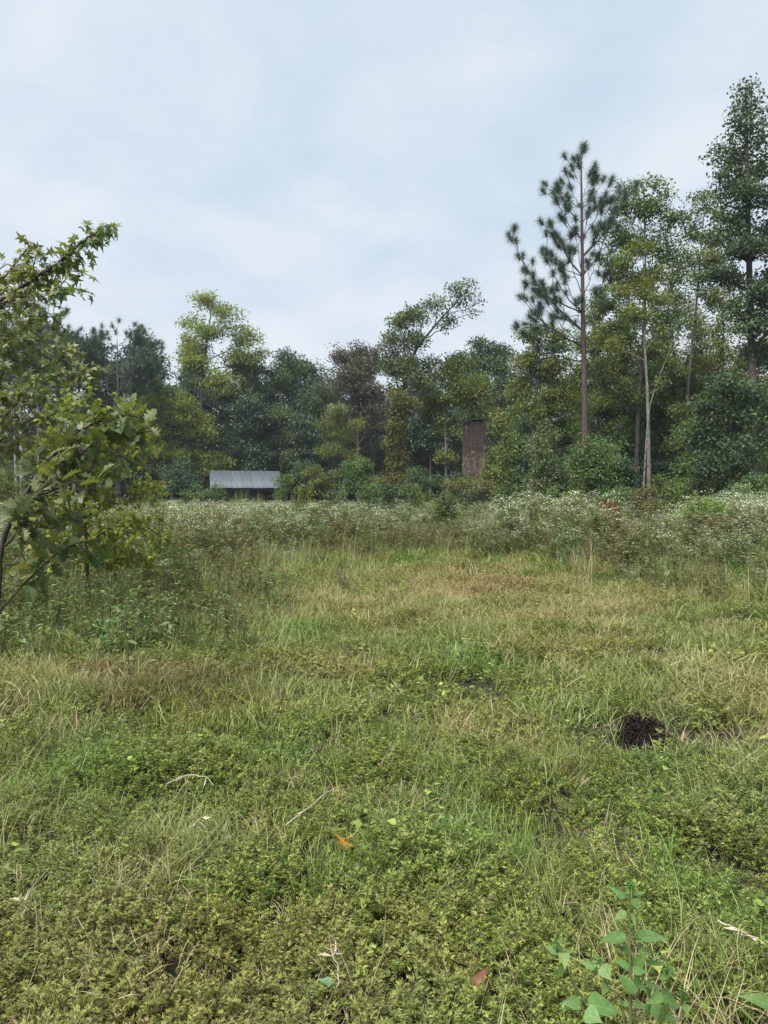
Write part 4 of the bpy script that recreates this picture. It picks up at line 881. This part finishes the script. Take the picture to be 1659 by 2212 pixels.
# straw and dead stems lying in the cover
straws = [grass_proto(340 + i, 7, .06, .22, .0026, 1.5, .12, 'straw') for i in range(5)] + [seedhead_proto(345 + i, 4, .2, .42) for i in range(2)]
x, y, rs = in_view(int(area(1.3, 6) * 22), 1.3, 6, 8); s = (fbm(x, y, 1.6, 28) + rs.uniform(-.25, .25, len(x)) > .5)
pack('dry_grass', 'dead straw blades and seed heads over the near ground', 'dry grass', x, y, rs, straws, .5, 1.1, .6, sel=s, zoff=.03)
strm = [grass_proto(350 + i, 12, .12, .4, .006, 1.2, .16, 'straw') for i in range(3)] + [seedhead_proto(355 + i, 8, .3, .6) for i in range(2)]
x, y, rs = in_view(int(area(6, 18) * 14), 6, 18, 9); s = (fbm(x, y, .8, 38) + rs.uniform(-.25, .25, len(x)) + .25 * dryness(x, y) > .6)
pack('dry_grass', 'tan dead grass in the dry patch of the clearing', 'dry grass', x, y, rs, strm, .5, 1.0, .3, sel=s)

# weeds with white flat flower heads
ww = [weed_proto(400 + i) for i in range(5)]
gw = [weed_proto(420 + i, 1.1, False, .1, 5, .14, 1.4) for i in range(4)]
def weed_h(x, y):
    e = y - front(x) + (fbm(x, y, .45, 58) - .5) * 5; rag = .72 + .62 * vnoise(x, y, 1.1, 57) ** 1.2 * np.clip(1.5 - y / 60, .5, 1); return np.minimum(1.12, rag * np.clip(.34 + e / 5.5 * .7, .24, 1.0) * (.72 + .5 * fbm(x, y, .6, 55)) * np.clip(1.05 + .0 * y, .9, 1.2))
def rise(x, y):
    g = lambda cx, cy, sx, sy: np.exp(-((x - cx) / sx) ** 2 - ((y - cy) / sy) ** 2)
    return 1 + .45 * g(4.2, 17.5, 1.2, 2) + .4 * g(8.6, 16.5, 1.6, 2.5) + .25 * g(6, 19, 1, 2)
def flower_mask(x, y, rs): 
    e = y - front(x) + (fbm(x, y, .5, 59) - .5) * 5; return (e > .9 + 1.2 * (x < -2)) & (fbm(x, y, .45, 66) + rs.uniform(-.2, .2, len(x)) > .42)
x, y, rs = in_view(int(area(7, 26) * 10), 7, 26, 11, 3); e = y - front(x) + (fbm(x, y, .5, 59) - .5) * 5; s = (e > 0) & flower_mask(x, y, rs)
pack('white_flowering_weeds', 'nearer belt of tall weeds topped with flat white flower heads', 'flowering weeds', x, y, rs, ww, .85, 1.15, .1, sc=lambda a, b: weed_h(a, b) * rise(a, b), sel=s, dr=lambda a, b: np.full(len(a), .1))
x, y, rs = in_view(int(area(26, 50) * 6), 26, 50, 12, 3)
s = rs.rand(len(x)) < .8
pack('white_flowering_weeds', 'far belt of white flowering weeds below the wood', 'flowering weeds', x, y, rs, ww, .85, 1.12, .06, sc=weed_h, sel=s, dr=lambda a, b: np.full(len(a), .05))
x, y, rs = in_view(int(area(6, 24) * 17), 6, 24, 13, 3); e = y - front(x) + (fbm(x, y, .5, 60) - .5) * 6; s = (e > 0) & ((e < 4) | (rs.rand(len(x)) < .45))
pack('green_weeds', 'leafy green weeds without flowers at the edge of the clearing', 'weeds', x, y, rs, gw, .85, 1.35, .1, sc=weed_h, sel=s, dr=lambda a, b: np.clip(fbm(a, b, .6, 71) * 1.4 - .35, 0, 1))
x, y, rs = in_view(int(area(24, 50) * 1.8), 24, 50, 14, 3)
pack('green_weeds', 'leafy weeds scattered through the far white weeds', 'weeds', x, y, rs, gw, .85, 1.3, .08, sc=weed_h, dr=lambda a, b: np.full(len(a), .0))
# tall grass
tg = [grass_proto(500 + i, 26, .45, 1.1, .009, .35, .16) for i in range(4)]
x, y, rs = in_view(int(area(5, 24) * 8), 5, 24, 15, 3); e = y - front(x)
s = (e > -.9) & (e < 5) & ((x > 3) | (x < -1.5) | (rs.rand(len(x)) < .25)) & (fbm(x, y, .6, 81) > .42)
pack('tall_grass', 'tall thin grass standing at the edge of the clearing', 'grass', x, y, rs, tg, .45, .9, .1, sel=s, dr=lambda a, b: np.clip(fbm(a, b, .7, 91) * 1.6 - .6, 0, .9))

# ------------------------------------------------------------------ near saplings at the left edge
def leaf_objs(root, mesh_variants, pos, axis, nor, size, n_obj, tpl, mat, rs, name='leaf'):
    x, yv, z = frames(axis, nor); from mathutils import Matrix
    vis = np.abs(pos[:, 0] + root.location.x) < .56 * (pos[:, 1] + root.location.y)
    order = np.argsort(~vis, kind='stable'); first = order[:n_obj]; rest = order[n_obj:]
    for i in first:
        o = bpy.data.objects.new(name, mesh_variants[rs.randint(len(mesh_variants))]); link(o, root)
        s = float(size[i])
        o.matrix_local = Matrix([[x[i][0] * s, yv[i][0] * s, z[i][0] * s, pos[i][0]], [x[i][1] * s, yv[i][1] * s, z[i][1] * s, pos[i][1]], [x[i][2] * s, yv[i][2] * s, z[i][2] * s, pos[i][2]], [0, 0, 0, 1]])
    if len(rest):
        g = Geo(); stamp(g, tpl, pos[rest], axis[rest], nor[rest], size[rest], rs.rand(len(rest))); tag(g.obj('foliage', mat, root), kind='stuff')
def leaf_variants(tpl, mat, n, rs, nm='leaf'):
    out_ = []
    for i in range(n):
        V = tpl[0].copy(); V[:, 2] += -rs.uniform(.0, .3) * V[:, 1] ** 2 + rs.uniform(-.2, .2) * V[:, 0] * V[:, 1] + rs.uniform(-.2, .35) * np.abs(V[:, 0]); V[:, 0] *= rs.uniform(.85, 1.1); V[:, 0] += rs.uniform(-.08, .08) * V[:, 1] ** 2
        g = Geo(); g.add(V, tpl[1], (i + .5) / n); out_.append(g.mesh(nm, [mat]))
    return out_
def leafy(name, label, cat, D, foot, limbs, tpl, mat, leaf, twig_step, twig_len, leaf_step, n_obj, seed, bark='twig', droop=.5, dspread=.25, extra=None, petiole=.3, up=.5, lobes=None, lobe_cov=1.5):
    """limbs = [([(X,Y,dd)...], r0, t_from)] first one starts at the foot"""
    rs = RS(seed); x0 = (foot - CX) / F * D; O = np.array([x0, D, float(hgt(x0, D)) - .03]); wood = Geo(); A = []; B = []; Nn = []
    for pts, r0, tf in limbs:
        q = np.array([P(a, b, D + dd) - O for a, b, dd in pts]); ln = np.linalg.norm(np.diff(q, axis=0), axis=1).sum(); K = max(8, int(ln / .08)); q = curve(q, K, .004, rs)
        tubes(wood, q, np.linspace(r0, .004, K), 6)
        nt_ = int(ln * (1 - tf) / twig_step)
        for j in range(nt_):
            f = tf + (1 - tf) * (j + rs.rand()) / nt_; i = min(int(f * (K - 1)), K - 2); s0 = q[i]; tan = unit(q[i + 1] - q[i])
            dr = unit(tan * .7 + rs.normal(0, .75, 3)); L = twig_len * rs.uniform(.4, 1.1) * (1.1 - .45 * f)
            e = s0 + dr * L + np.array([0, 0, -.12 * L]); tw = curve([s0, s0 + dr * L * .55, e], 6); tubes(wood, tw, np.linspace(.0035, .0016, 6), 3)
            nl = max(2, int(L / leaf_step))
            for m in range(nl):
                g_ = (m + .6) / nl; k = min(int(g_ * 5), 4); p = tw[k] * (1 - (g_ * 5 - k)) + tw[k + 1] * (g_ * 5 - k)
                ax = unit(unit(tw[k + 1] - tw[k]) * .6 + rs.normal(0, .65, 3) + np.array([0, 0, -droop])); p1 = p + ax * leaf * petiole
                tubes(wood, np.array([p, p1]), np.array([.0012, .001]), 3)
                A.append(p1); B.append(ax); Nn.append(rs.normal(0, .5, 3) + np.array([0, -.15, up]))
    A, B, Nn = map(np.array, (A, B, Nn)); sz = leaf * rs.uniform(.7, 1.2, len(A))
    root = tag(empty(name, O), label, cat); wood.obj('trunk', M[bark], root)
    leaf_objs(root, leaf_variants(tpl, M[mat], 10, rs), A, B, Nn, sz, n_obj, tpl, M[mat], rs)
    print(name, 'leaves', len(A)); return root
leafy('sweetgum_tree', 'star leaved branch arching over the left edge against the sky', 'tree', 6.9, -260,
      [([(-260, 1640, 0), (-240, 1200, 0), (-190, 860, .1), (-110, 740, .1), (0, 660, 0), (75, 608, -.1), (135, 570, -.1), (190, 522, -.1), (228, 495, -.1)], .045, .55),
       ([(-60, 700, 0), (0, 620, .2), (50, 560, .2), (70, 535, .2)], .012, .2), ([(0, 660, 0), (70, 640, -.2), (130, 625, -.2), (178, 628, -.2)], .01, .1),
       ([(-20, 670, 0), (40, 655, .2), (110, 680, .3), (150, 720, .3)], .01, .1), ([(60, 615, 0), (80, 570, 0), (95, 535, -.1)], .007, .2), ([(-60, 720, .2), (10, 720, .2), (90, 750, .3)], .01, .1),
       ([(110, 588, 0), (150, 590, .1), (180, 590, .1)], .005, .1), ([(-40, 640, .4), (-10, 600, .4), (20, 575, .4)], .01, .1), ([(-50, 740, 0), (20, 770, .2), (80, 800, .3), (130, 780, .3)], .01, .1)],
      STAR, 'nearstar', .105, .05, .24, .032, 300, 61)
leafy('sweetgum_tree', 'star leaved sapling behind the arching branch at the left edge', 'tree', 9.6, -60,
      [([(-60, 1320, 0), (-50, 1100, 0), (-20, 900, 0), (20, 780, 0), (60, 700, 0)], .035, .3),
       ([(-30, 950, 0), (40, 870, -.2), (110, 820, -.3), (170, 800, -.3), (195, 800, -.3)], .015, .2), ([(-20, 900, 0), (60, 830, .3), (130, 780, .3), (160, 740, .3)], .013, .2),
       ([(-30, 980, 0), (30, 930, -.3), (100, 890, -.4), (160, 860, -.4)], .013, .2), ([(0, 820, 0), (40, 740, .3), (90, 690, .4)], .012, .2), ([(-20, 900, 0), (-60, 800, .3), (-40, 700, .3)], .012, .2),
       ([(-40, 1000, 0), (0, 960, .3), (60, 960, .3), (110, 950, .3)], .01, .2), ([(10, 800, 0), (-20, 740, -.3), (0, 690, -.3)], .01, .2), ([(-40, 1010, 0), (-20, 900, -.4), (30, 860, -.6), (80, 850, -.6)], .01, .2), ([(30, 770, 0), (90, 760, .2), (140, 820, .2)], .01, .2)],
      STAR, 'nearstar', .10, .055, .38, .03, 300, 62)
leafy('sweetgum_tree', 'yellow green bushy sapling behind the big leaved oak at left', 'tree', 8.2, 185,
      [([(185, 1370, 0), (186, 1200, 0), (180, 1050, 0), (190, 950, 0), (210, 880, 0)], .025, .3),
       ([(183, 1080, 0), (230, 1000, -.2), (280, 950, -.3), (320, 930, -.3)], .012, .2), ([(183, 1120, 0), (240, 1080, .2), (300, 1050, .3), (340, 1060, .3)], .012, .2),
       ([(185, 1180, 0), (240, 1140, -.2), (300, 1130, -.3), (352, 1165, -.3)], .012, .2), ([(183, 1130, 0), (120, 1090, 0), (70, 1080, 0)], .01, .2), ([(185, 1060, 0), (130, 990, .2), (100, 930, .2)], .01, .2),
       ([(190, 950, 0), (250, 900, .2), (285, 890, .2)], .008, .2), ([(195, 930, 0), (160, 890, -.2), (140, 880, -.2)], .008, .2), ([(186, 1190, 0), (130, 1170, -.2), (80, 1180, -.2)], .01, .2), ([(186, 1210, 0), (250, 1210, .1), (310, 1190, .1)], .01, .2), ([(184, 1150, 0), (230, 1180, .4), (280, 1120, .4)], .01, .2)],
      STAR, 'nearlime', .07, .026, .46, .024, 300, 63)
leafy('oak_sapling', 'big leaved oak sapling leaning in from the left edge', 'sapling', 4.7, -60,
      [([(-60, 1590, 0), (-12, 1330, 0), (4, 1180, 0), (40, 1090, 0), (95, 1010, 0), (140, 960, 0), (185, 925, -.1), (240, 905, -.1), (300, 900, -.1)], .022, .45),
       ([(95, 1010, 0), (170, 985, -.2), (240, 975, -.2), (290, 1000, -.2)], .009, .15), ([(140, 960, 0), (220, 945, .2), (300, 935, .2), (345, 930, .1)], .008, .3),
       ([(40, 1090, 0), (110, 1060, -.2), (180, 1040, -.3), (240, 1050, -.3)], .008, .15), ([(10, 1180, 0), (50, 1130, -.2), (60, 1110, -.2)], .008, .2), ([(-10, 1330, 0), (60, 1250, .1), (130, 1190, .1), (190, 1170, .1)], .009, .3), ([(60, 1060, 0), (100, 1090, .2), (150, 1110, .2)], .006, .3)],
      OAK, 'oak', .125, .032, .2, .04, 300, 64, petiole=.12)

# ------------------------------------------------------------------ foreground plant
def leaf_between(g_root, me, b, t, w, O, nhint=(0, -.5, 1), name='leaf'):
    from mathutils import Matrix
    b = np.array(b) - O; t = np.array(t) - O; ax = t - b; L = np.linalg.norm(ax); x, yv, z = frames(ax[None], np.array([nhint], float)); x, yv, z = x[0], yv[0], z[0]
    o = bpy.data.objects.new(name, me); link(o, g_root); kx = w / .68
    o.matrix_local = Matrix([[x[0] * kx, yv[0] * L, z[0] * L, b[0]], [x[1] * kx, yv[1] * L, z[1] * L, b[1]], [x[2] * kx, yv[2] * L, z[2] * L, b[2]], [0, 0, 0, 1]])
M['plant'] = leaf_mat('broad_plant_leaves', [(.12, .195, .058), (.145, .225, .066), (.18, .255, .08)], .38, .5, .4, veins=True)
def foreground_plant():
    D = 1.5; rs = RS(90)
    Z = lambda zx, zy, dd=0: P(1133 + zx * .3171, 1882 + zy * .3171, D + dd)
    foot = P(1372, 1070, D); O = np.array([foot[0], D, float(hgt(foot[0], D)) - .02])
    root = tag(empty('leafy_plant', O), 'tall broad leaved green plant standing nearest at the bottom right', 'plant')
    stem = leaf_mat('plant_stem', [(.09, .08, .045), (.11, .12, .05), (.12, .14, .05)], 0, .5, .3)
    W_ = Geo()
    S = lambda pts, r: tubes(W_, curve(np.array([p - O for p in pts]), 12), np.linspace(r, r * .5, 12), 7)
    S([O, Z(755, 1300), Z(748, 900), Z(742, 500), Z(738, 150)], .0045)
    S([O + np.array([-.02, 0, .1]), Z(560, 1150, .05), Z(430, 950, .05), Z(340, 780, .05), Z(255, 570, .05)], .003)
    S([O + np.array([-.01, 0, .2]), Z(700, 1000, .04), Z(600, 850, .04), Z(520, 690, .04)], .0028)
    S([O + np.array([.01, 0, .2]), Z(780, 1050, .06), Z(830, 800, .06), Z(845, 620, .06)], .0026)
    S([O + np.array([.02, 0, .15]), Z(830, 1100, -.03), Z(930, 900, -.03), Z(1000, 740, -.03)], .0028)
    S([O + np.array([.03, 0, .2]), Z(1000, 1200, .0), Z(1100, 1050, .0), Z(1120, 930, 0)], .0028)
    S([O + np.array([-.02, 0, .2]), Z(500, 1150, .0), Z(420, 1000, .0), Z(400, 960, 0)], .0025)
    W_.obj('stem', stem, root)
    var = []
    for i in range(5):
        tp = (OVATE, OVATE2)[i % 2]; V = tp[0].copy(); V[:, 2] += rs.uniform(-.1, .12) * V[:, 1] ** 2 + .02 * np.sin(V[:, 1] * 18 + i) * np.abs(V[:, 0]) * 3
        g = Geo(); g.add(V, tp[1], i / 4, True); var.append(g.mesh('leaf', [M['plant']]))
    L = [((722, 215), (598, 138), 55, 0), ((758, 222), (812, 310), 85, -.02), ((750, 200), (855, 172), 34, .02), ((722, 315), (622, 378), 55, 0), ((755, 330), (780, 400), 30, 0),
         ((735, 500), (500, 492), 92, 0), ((785, 495), (1025, 490), 92, 0), ((745, 605), (648, 548), 48, .02), ((795, 590), (950, 614), 46, .02), ((745, 450), (800, 470), 40, 0), ((770, 560), (850, 540), 34, .03),
         ((745, 715), (632, 648), 62, 0), ((768, 720), (842, 615), 110, .01), ((850, 668), (1005, 692), 36, .05), ((748, 775), (712, 905), 150, -.03), ((765, 790), (850, 850), 70, .03), ((755, 725), (870, 735), 55, -.02),
         ((262, 612), (145, 545), 62, .05), ((270, 610), (370, 582), 30, .06), ((280, 600), (300, 690), 85, .04), ((315, 712), (186, 775), 66, .05), ((245, 590), (262, 540), 24, .05),
         ((525, 715), (392, 660), 60, .04), ((545, 690), (620, 805), 90, .03), ((592, 815), (545, 900), 66, .04), ((520, 690), (560, 640), 30, .04), ((415, 955), (262, 955), 84, .05), ((440, 965), (700, 1000), 170, .02), ((430, 1010), (560, 1100), 120, .0),
         ((850, 850), (925, 925), 90, .05), ((930, 850), (840, 800), 50, .03), ((950, 890), (1085, 950), 90, -.02), ((960, 880), (890, 960), 80, -.03), ((1000, 760), (1060, 700), 60, -.03), ((995, 750), (940, 800), 50, -.03), ((1000, 740), (960, 700), 40, -.03), ((1110, 960), (1120, 870), 84, 0), ((1120, 960), (1150, 1040), 60, 0),
         ((760, 950), (880, 1010), 60, .04), ((745, 985), (640, 930), 50, .03), ((850, 970), (905, 1045), 90, -.05), ((960, 985), (1000, 1090), 130, -.05), ((870, 1010), (1090, 1060), 120, .0), ((1000, 960), (1090, 985), 70, .02), ((745, 160), (715, 120), 26, 0), ((745, 150), (770, 108), 24, 0), ((740, 170), (700, 190), 22, -.02)]
    for i, (b, t, w, dd) in enumerate(L):
        up = rs.normal(0, .25, 3) + np.array([0, -.75, .9])
        leaf_between(root, var[i % 5], Z(b[0], b[1], dd), Z(t[0], t[1], dd + rs.uniform(-.04, .03)), w * .3171 / F * D, O, up)
    # flower buds at the tips
    for (zx, zy, dd) in ((740, 130, 0), (245, 555, .05), (520, 670, .04), (1000, 728, -.03), (1122, 915, 0)):
        g = Geo(); c = Z(zx, zy, dd) - O; k = 46; dv = unit(rs.normal(0, 1, (k, 3)) + np.array([0, 0, .5]))
        p = c + dv * .003 + rs.normal(0, 1, (k, 3)) * np.array([.003, .003, .007]); stamp(g, DIAMOND, p, dv, rs.normal(0, 1, (k, 3)), rs.uniform(.006, .012, k), rs.rand(k)); g.obj('bud', M['lime'], root)
    # second plant, mostly outside at the right edge
    O2 = P(1700, 1070, 1.45); O2[2] = -.02
    r2 = tag(empty('leafy_plant', O2), 'broad leaved plant of which one leaf enters at the bottom right corner', 'plant')
    g = Geo(); tubes(g, curve(np.array([(0, 0, 0), (.0, 0, .2), (-.01, 0, .47)]), 8), np.linspace(.004, .002, 8), 6); g.obj('stem', stem, r2)
    leaf_between(r2, var[0], P(1690, 2200, 1.45), P(1622, 2158, 1.45), .035, O2); leaf_between(r2, var[1], P(1695, 2200, 1.45), P(1760, 2170, 1.45), .035, O2)
foreground_plant()

# ------------------------------------------------------------------ small things lying on the ground
def curled_leaf(label, X, Y, z, size, mat, rz, tpl, name='fallen_leaf', tilt=.5):
    d = EYE - z; D = d * F / (Y - HY); p = P(X, Y, D); rs = RS(int(X))
    V = tpl[0].copy(); V[:, 2] += .95 * np.abs(V[:, 0]) ** 1.2 + .4 * V[:, 0] * V[:, 1] + .25 * (V[:, 1] - .4) ** 2 + rs.normal(0, .03, len(V)); g = Geo(); g.add(V * size, tpl[1], np.linspace(0, 1, len(tpl[1])), True)
    o = g.obj(name, mat); o.location = p; o.rotation_euler = (tilt, .15, rz); tag(o, label, 'leaf')
ml = leaf_mat('yellow_fallen_leaf', [(.38, .22, .03), (.40, .20, .02), (.20, .12, .06)], .3)
curled_leaf('yellow orange fallen leaf with curled lobes lying on the green cover', 745, 1845, .125, .085, ml, .9, STAR, tilt=.7)
mb = leaf_mat('brown_fallen_leaf', [(.13, .06, .03), (.18, .085, .045), (.11, .05, .025)], .3)
curled_leaf('rusty brown curled leaf in the straw at the bottom', 1038, 2160, .16, .07, mb, -.6, OVATE2, tilt=1.0)
mg = leaf_mat('single_green_leaf', [(.09, .16, .07), (.10, .18, .08), (.12, .2, .09)], .3)
curled_leaf('single heart shaped green leaf low at the bottom centre', 705, 2150, .15, .038, mg, .9, HEART, name='seedling_leaf', tilt=.3)
def dead_stick(label, pts, z, r, mat='stick', forks=(), name='dead_stem'):
    q = []
    for X, Y in pts: D = (EYE - z) * F / (Y - HY); q.append(P(X, Y, D))
    O = np.array(q[0]); g = Geo(); rs = RS(int(pts[0][0])); cc = curve(np.array(q) - O, 10, .003, rs); tubes(g, cc, np.linspace(r, r * .4, 10) * rs.uniform(.8, 1.2, 10), 5)
    for k in range(3):
        i = rs.randint(3, 9); e = cc[i] + rs.normal(0, .03, 3) + np.array([0, 0, .015]); tubes(g, curve([cc[i], (cc[i] + e) / 2, e], 4), np.linspace(r * .5, r * .2, 4), 4)
        stamp(g, NARROW, cc[i][None], rs.normal(0, 1, (1, 3)), rs.normal(0, 1, (1, 3)), .06, .7)
    o = g.obj(name, M[mat]); o.location = O; tag(o, label, 'stem')
M['stick'] = leaf_mat('bleached_stems', [(.33, .28, .20), (.42, .36, .27), (.5, .44, .34)], .1, .7, .2)
dead_stick('bleached broken cane lying right of the yellow leaf', [(852, 1958), (900, 1935), (950, 1928), (985, 1915)], .13, .0035)
dead_stick('short upright bleached stub between yellow leaf and cane', [(872, 1885), (880, 1860), (888, 1835)], .15, .004)
dead_stick('long bleached cane lying above and left of the yellow leaf', [(615, 1790), (660, 1755), (705, 1720), (740, 1700)], .13, .0035)
dead_stick('bleached cane lying at left in the green cover', [(400, 1800), (425, 1780), (445, 1765)], .13, .0035)
dead_stick('arched dry stem above the left foreground', [(355, 1700), (400, 1680), (440, 1685), (460, 1705)], .16, .003)
dead_stick('pair of pale dry blades near the lower left edge', [(40, 1985), (45, 1960), (50, 1935)], .12, .0025)
dead_stick('bleached stem rising at the bottom centre', [(725, 2150), (728, 2110), (722, 2085), (700, 2060)], .17, .002)
dead_stick('dead cane with hanging dry leaves at the right bottom edge', [(1560, 2000), (1600, 2020), (1650, 2040)], .2, .0028)

def dark_mound():
    D = 4.62; p = P(1392, 1070, D); O = np.array([p[0], D, float(hgt(p[0], D))]); rs = RS(17); g = Geo()
    ico = np.array([(1, 1, 1), (1, -1, -1), (-1, 1, -1), (-1, -1, 1)]) / 1.73
    n = 3000; a = rs.rand(n) * 6.283; r = .2 * np.sqrt(rs.rand(n)); h = .15 * (1 - (r / .2) ** 2.2) * (.7 + .6 * vnoise(a * 1.2, r * 12, 1.0, 5))
    c = np.stack([r * np.cos(a), 1.15 * r * np.sin(a), h * rs.uniform(.75, 1.05, n)], -1); s = rs.uniform(.003, .010, n)
    oc = np.array([(1, 0, 0), (-1, 0, 0), (0, 1, 0), (0, -1, 0), (0, 0, 1), (0, 0, -1)], float); f = np.array([(0, 2, 4), (2, 1, 4), (1, 3, 4), (3, 0, 4), (2, 0, 5), (1, 2, 5), (3, 1, 5), (0, 3, 5)])
    V = (c[:, None] + oc[None] * s[:, None, None] * rs.uniform(.5, 1.4, (n, 6, 1))).reshape(-1, 3); Fc = (f[None] + (np.arange(n) * 6)[:, None, None]).reshape(-1, 3); g.add(V, Fc, .5)
    th = np.linspace(0, 6.283, 20, endpoint=False); rr = np.linspace(.19, 0.01, 7); V = [(q * math.cos(t) * rs.uniform(.9, 1.1), 1.15 * q * math.sin(t) * rs.uniform(.9, 1.1), .10 * (1 - (q / .2) ** 2.2)) for q in rr for t in th]
    f = [(i * 20 + j, i * 20 + (j + 1) % 20, (i + 1) * 20 + (j + 1) % 20, (i + 1) * 20 + j) for i in range(6) for j in range(20)]; g.add(V, f, .5)
    o = g.obj('dark_mound', noise_mat('dark_crumbs', (.007, .006, .006), (.028, .021, .018), 40, rough=1.0, spec=.03)); o.location = O; tag(o, 'small blackish crumbly mound in the grass at right', 'mound')
dark_mound()
def stem_plant(label, D, X, topY, mat, leaf, n, name='weed_plant', tpl=DIAMOND, spread=.05, r=.004):
    p = P(X, 1070, D); O = np.array([p[0], D, float(hgt(p[0], D)) - .01]); H = P(X, topY, D)[2] - O[2]; rs = RS(int(X * 2 + topY)); w = Geo(); l = Geo()
    q = curve([(0, 0, 0), (rs.normal(0, .02), 0, H * .5), (rs.normal(0, .03), 0, H)], 8); tubes(w, q, np.linspace(r, r * .4, 8), 5)
    v = rs.uniform(.12, 1, n); i = np.minimum((v * 7).astype(int), 6); pp = q[i] + (q[i + 1] - q[i]) * (v * 7 - i)[:, None]; a = rs.rand(n) * 6.283; dr = np.stack([np.cos(a), np.sin(a), rs.uniform(-.2, .6, n)], -1)
    e = pp + dr * spread * rs.uniform(.2, 1, n)[:, None]; tubes(w, np.stack([pp, e], 1), np.full((n, 2), .0012), 3)
    stamp(l, tpl, e, dr, rs.normal(0, .35, (n, 3)) + np.array([0, -.2, 1]), leaf * rs.uniform(.7, 1.2, n), rs.rand(n))
    root = tag(empty(name, O), label, 'plant'); w.obj('stem', M['weedstem2'], root); l.obj('foliage', M[mat], root)
M['weedstem2'] = leaf_mat('dark_stems', [(.03, .025, .018), (.06, .05, .03), (.05, .055, .025)], 0)
stem_plant('narrow vine covered stalk standing alone in the middle of the clearing', 10.6, 738, 1240, 'bluegreen', .045, 150, tpl=DIAMOND, spread=.07)
stem_plant('leafy weed stalk at the lower left of the sapling group', 6.6, 245, 1330, 'fresh', .08, 40, tpl=STAR, spread=.1)
stem_plant('dark upright weed stalk left of the clearing centre', 9.5, 585, 1255, 'sweetgum', .05, 50, spread=.08)
stem_plant('tall thin dark stalk rising beside the leafy weed at left', 7.6, 300, 1230, 'sweetgum', .05, 60, spread=.08)
stem_plant('dead blackened weed stalk left of the dark mound', 5.2, 1200, 1500, 'brownish', .03, 30, spread=.05)
stem_plant('bare dry stalk directly right of the dark mound', 4.9, 1455, 1500, 'tanleaf', .03, 12, spread=.04)
stem_plant('thin dark stalk in the right foreground grass', 4.2, 1255, 1560, 'sweetgum', .02, 14, spread=.04)

def clump(name, label, D, X, n, L0, L1, w, mat, rad, lean=.3, dry=0, seed=0):
    p = P(X, 1070, D); g = Geo(); blades(g, RS(int(X) + seed), n, rad, L0, L1, w, lean); o = g.obj(name, M[mat]); o.location = (p[0], D, float(hgt(p[0], D)) - .01); tag(o, label, 'grass clump')
M['limegrass'] = leaf_mat('bright_reeds', [(.12, .18, .04), (.20, .29, .06), (.30, .39, .10)], .4)
clump('reed_clump', 'bright green reeds standing in front of the shed opening', 44, 520, 260, 1.2, 2.15, .022, 'fresh', .5, .2)
clump('reed_clump', 'darker green reeds right of the bright reeds before the shed', 45, 560, 160, .9, 1.8, .022, 'olive', .5, .25)
clump('reed_clump', 'bright green reeds in the weeds below the chimney', 24, 1000, 240, .7, 1.4, .02, 'limegrass', .5, .25)
clump('reed_clump', 'bright green reeds at the left foot of the wood', 44, 335, 300, .8, 1.7, .03, 'fresh', 1.0, .25)
clump('reed_clump', 'bright tall grass beside the lime vine mound', 17, 1480, 260, .8, 1.5, .014, 'limegrass', .45, .3)
clump('reed_clump', 'bright tall grass right of the lime vine mound', 17.5, 1560, 260, .8, 1.55, .014, 'limegrass', .5, .3)
clump('grass_clump', 'pale bent grass tuft left of the clearing centre', 9.3, 430, 130, .3, .7, .008, 'limegrass', .16, .9)
clump('grass_clump', 'yellow green grass tuft in the dry patch', 9.2, 905, 90, .15, .4, .007, 'limegrass', .12, .3)
clump('grass_clump', 'fresh grass tuft in the right foreground', 2.9, 1460, 26, .25, .42, .006, 'limegrass', .05, .5)
clump('grass_clump', 'small upright grass tuft between the cane and the mound', 3.2, 1140, 30, .12, .26, .006, 'limegrass', .05, .25)
clump('grass_clump', 'tall tan stalks standing right of the dry patch', 11.5, 1270, 16, .8, 1.15, .007, 'straw', .18, .3)
clump('grass_clump', 'dry straw tuft behind the foreground plant', 2.05, 1480, 70, .2, .45, .0026, 'straw', .16, 1.1)
clump('grass_clump', 'dry straw tuft at the bottom right of centre', 1.95, 1090, 120, .1, .3, .0024, 'straw', .2, 1.4)
clump('grass_clump', 'dry straw tuft by the left middle edge', 5.7, 210, 160, .2, .5, .006, 'straw', .3, 1.2)

# ------------------------------------------------------------------ air
def haze():
    g = Geo(); box(g, (0, 180, 8.9), (900, 480, 20.4)); m, t, o = mat_new('air')
    v = N(t, 'ShaderNodeVolumePrincipled'); v.inputs['Density'].default_value = HAZE; v.inputs['Color'].default_value = (.82, .9, 1, 1); v.inputs['Anisotropy'].default_value = .2
    t.links.new(v.outputs[0], o.inputs['Volume']); o_ = g.obj('haze', m); tag(o_, 'thin bluish summer haze in the air of the clearing', 'haze', kind='stuff')
HAZE = .0005
haze()
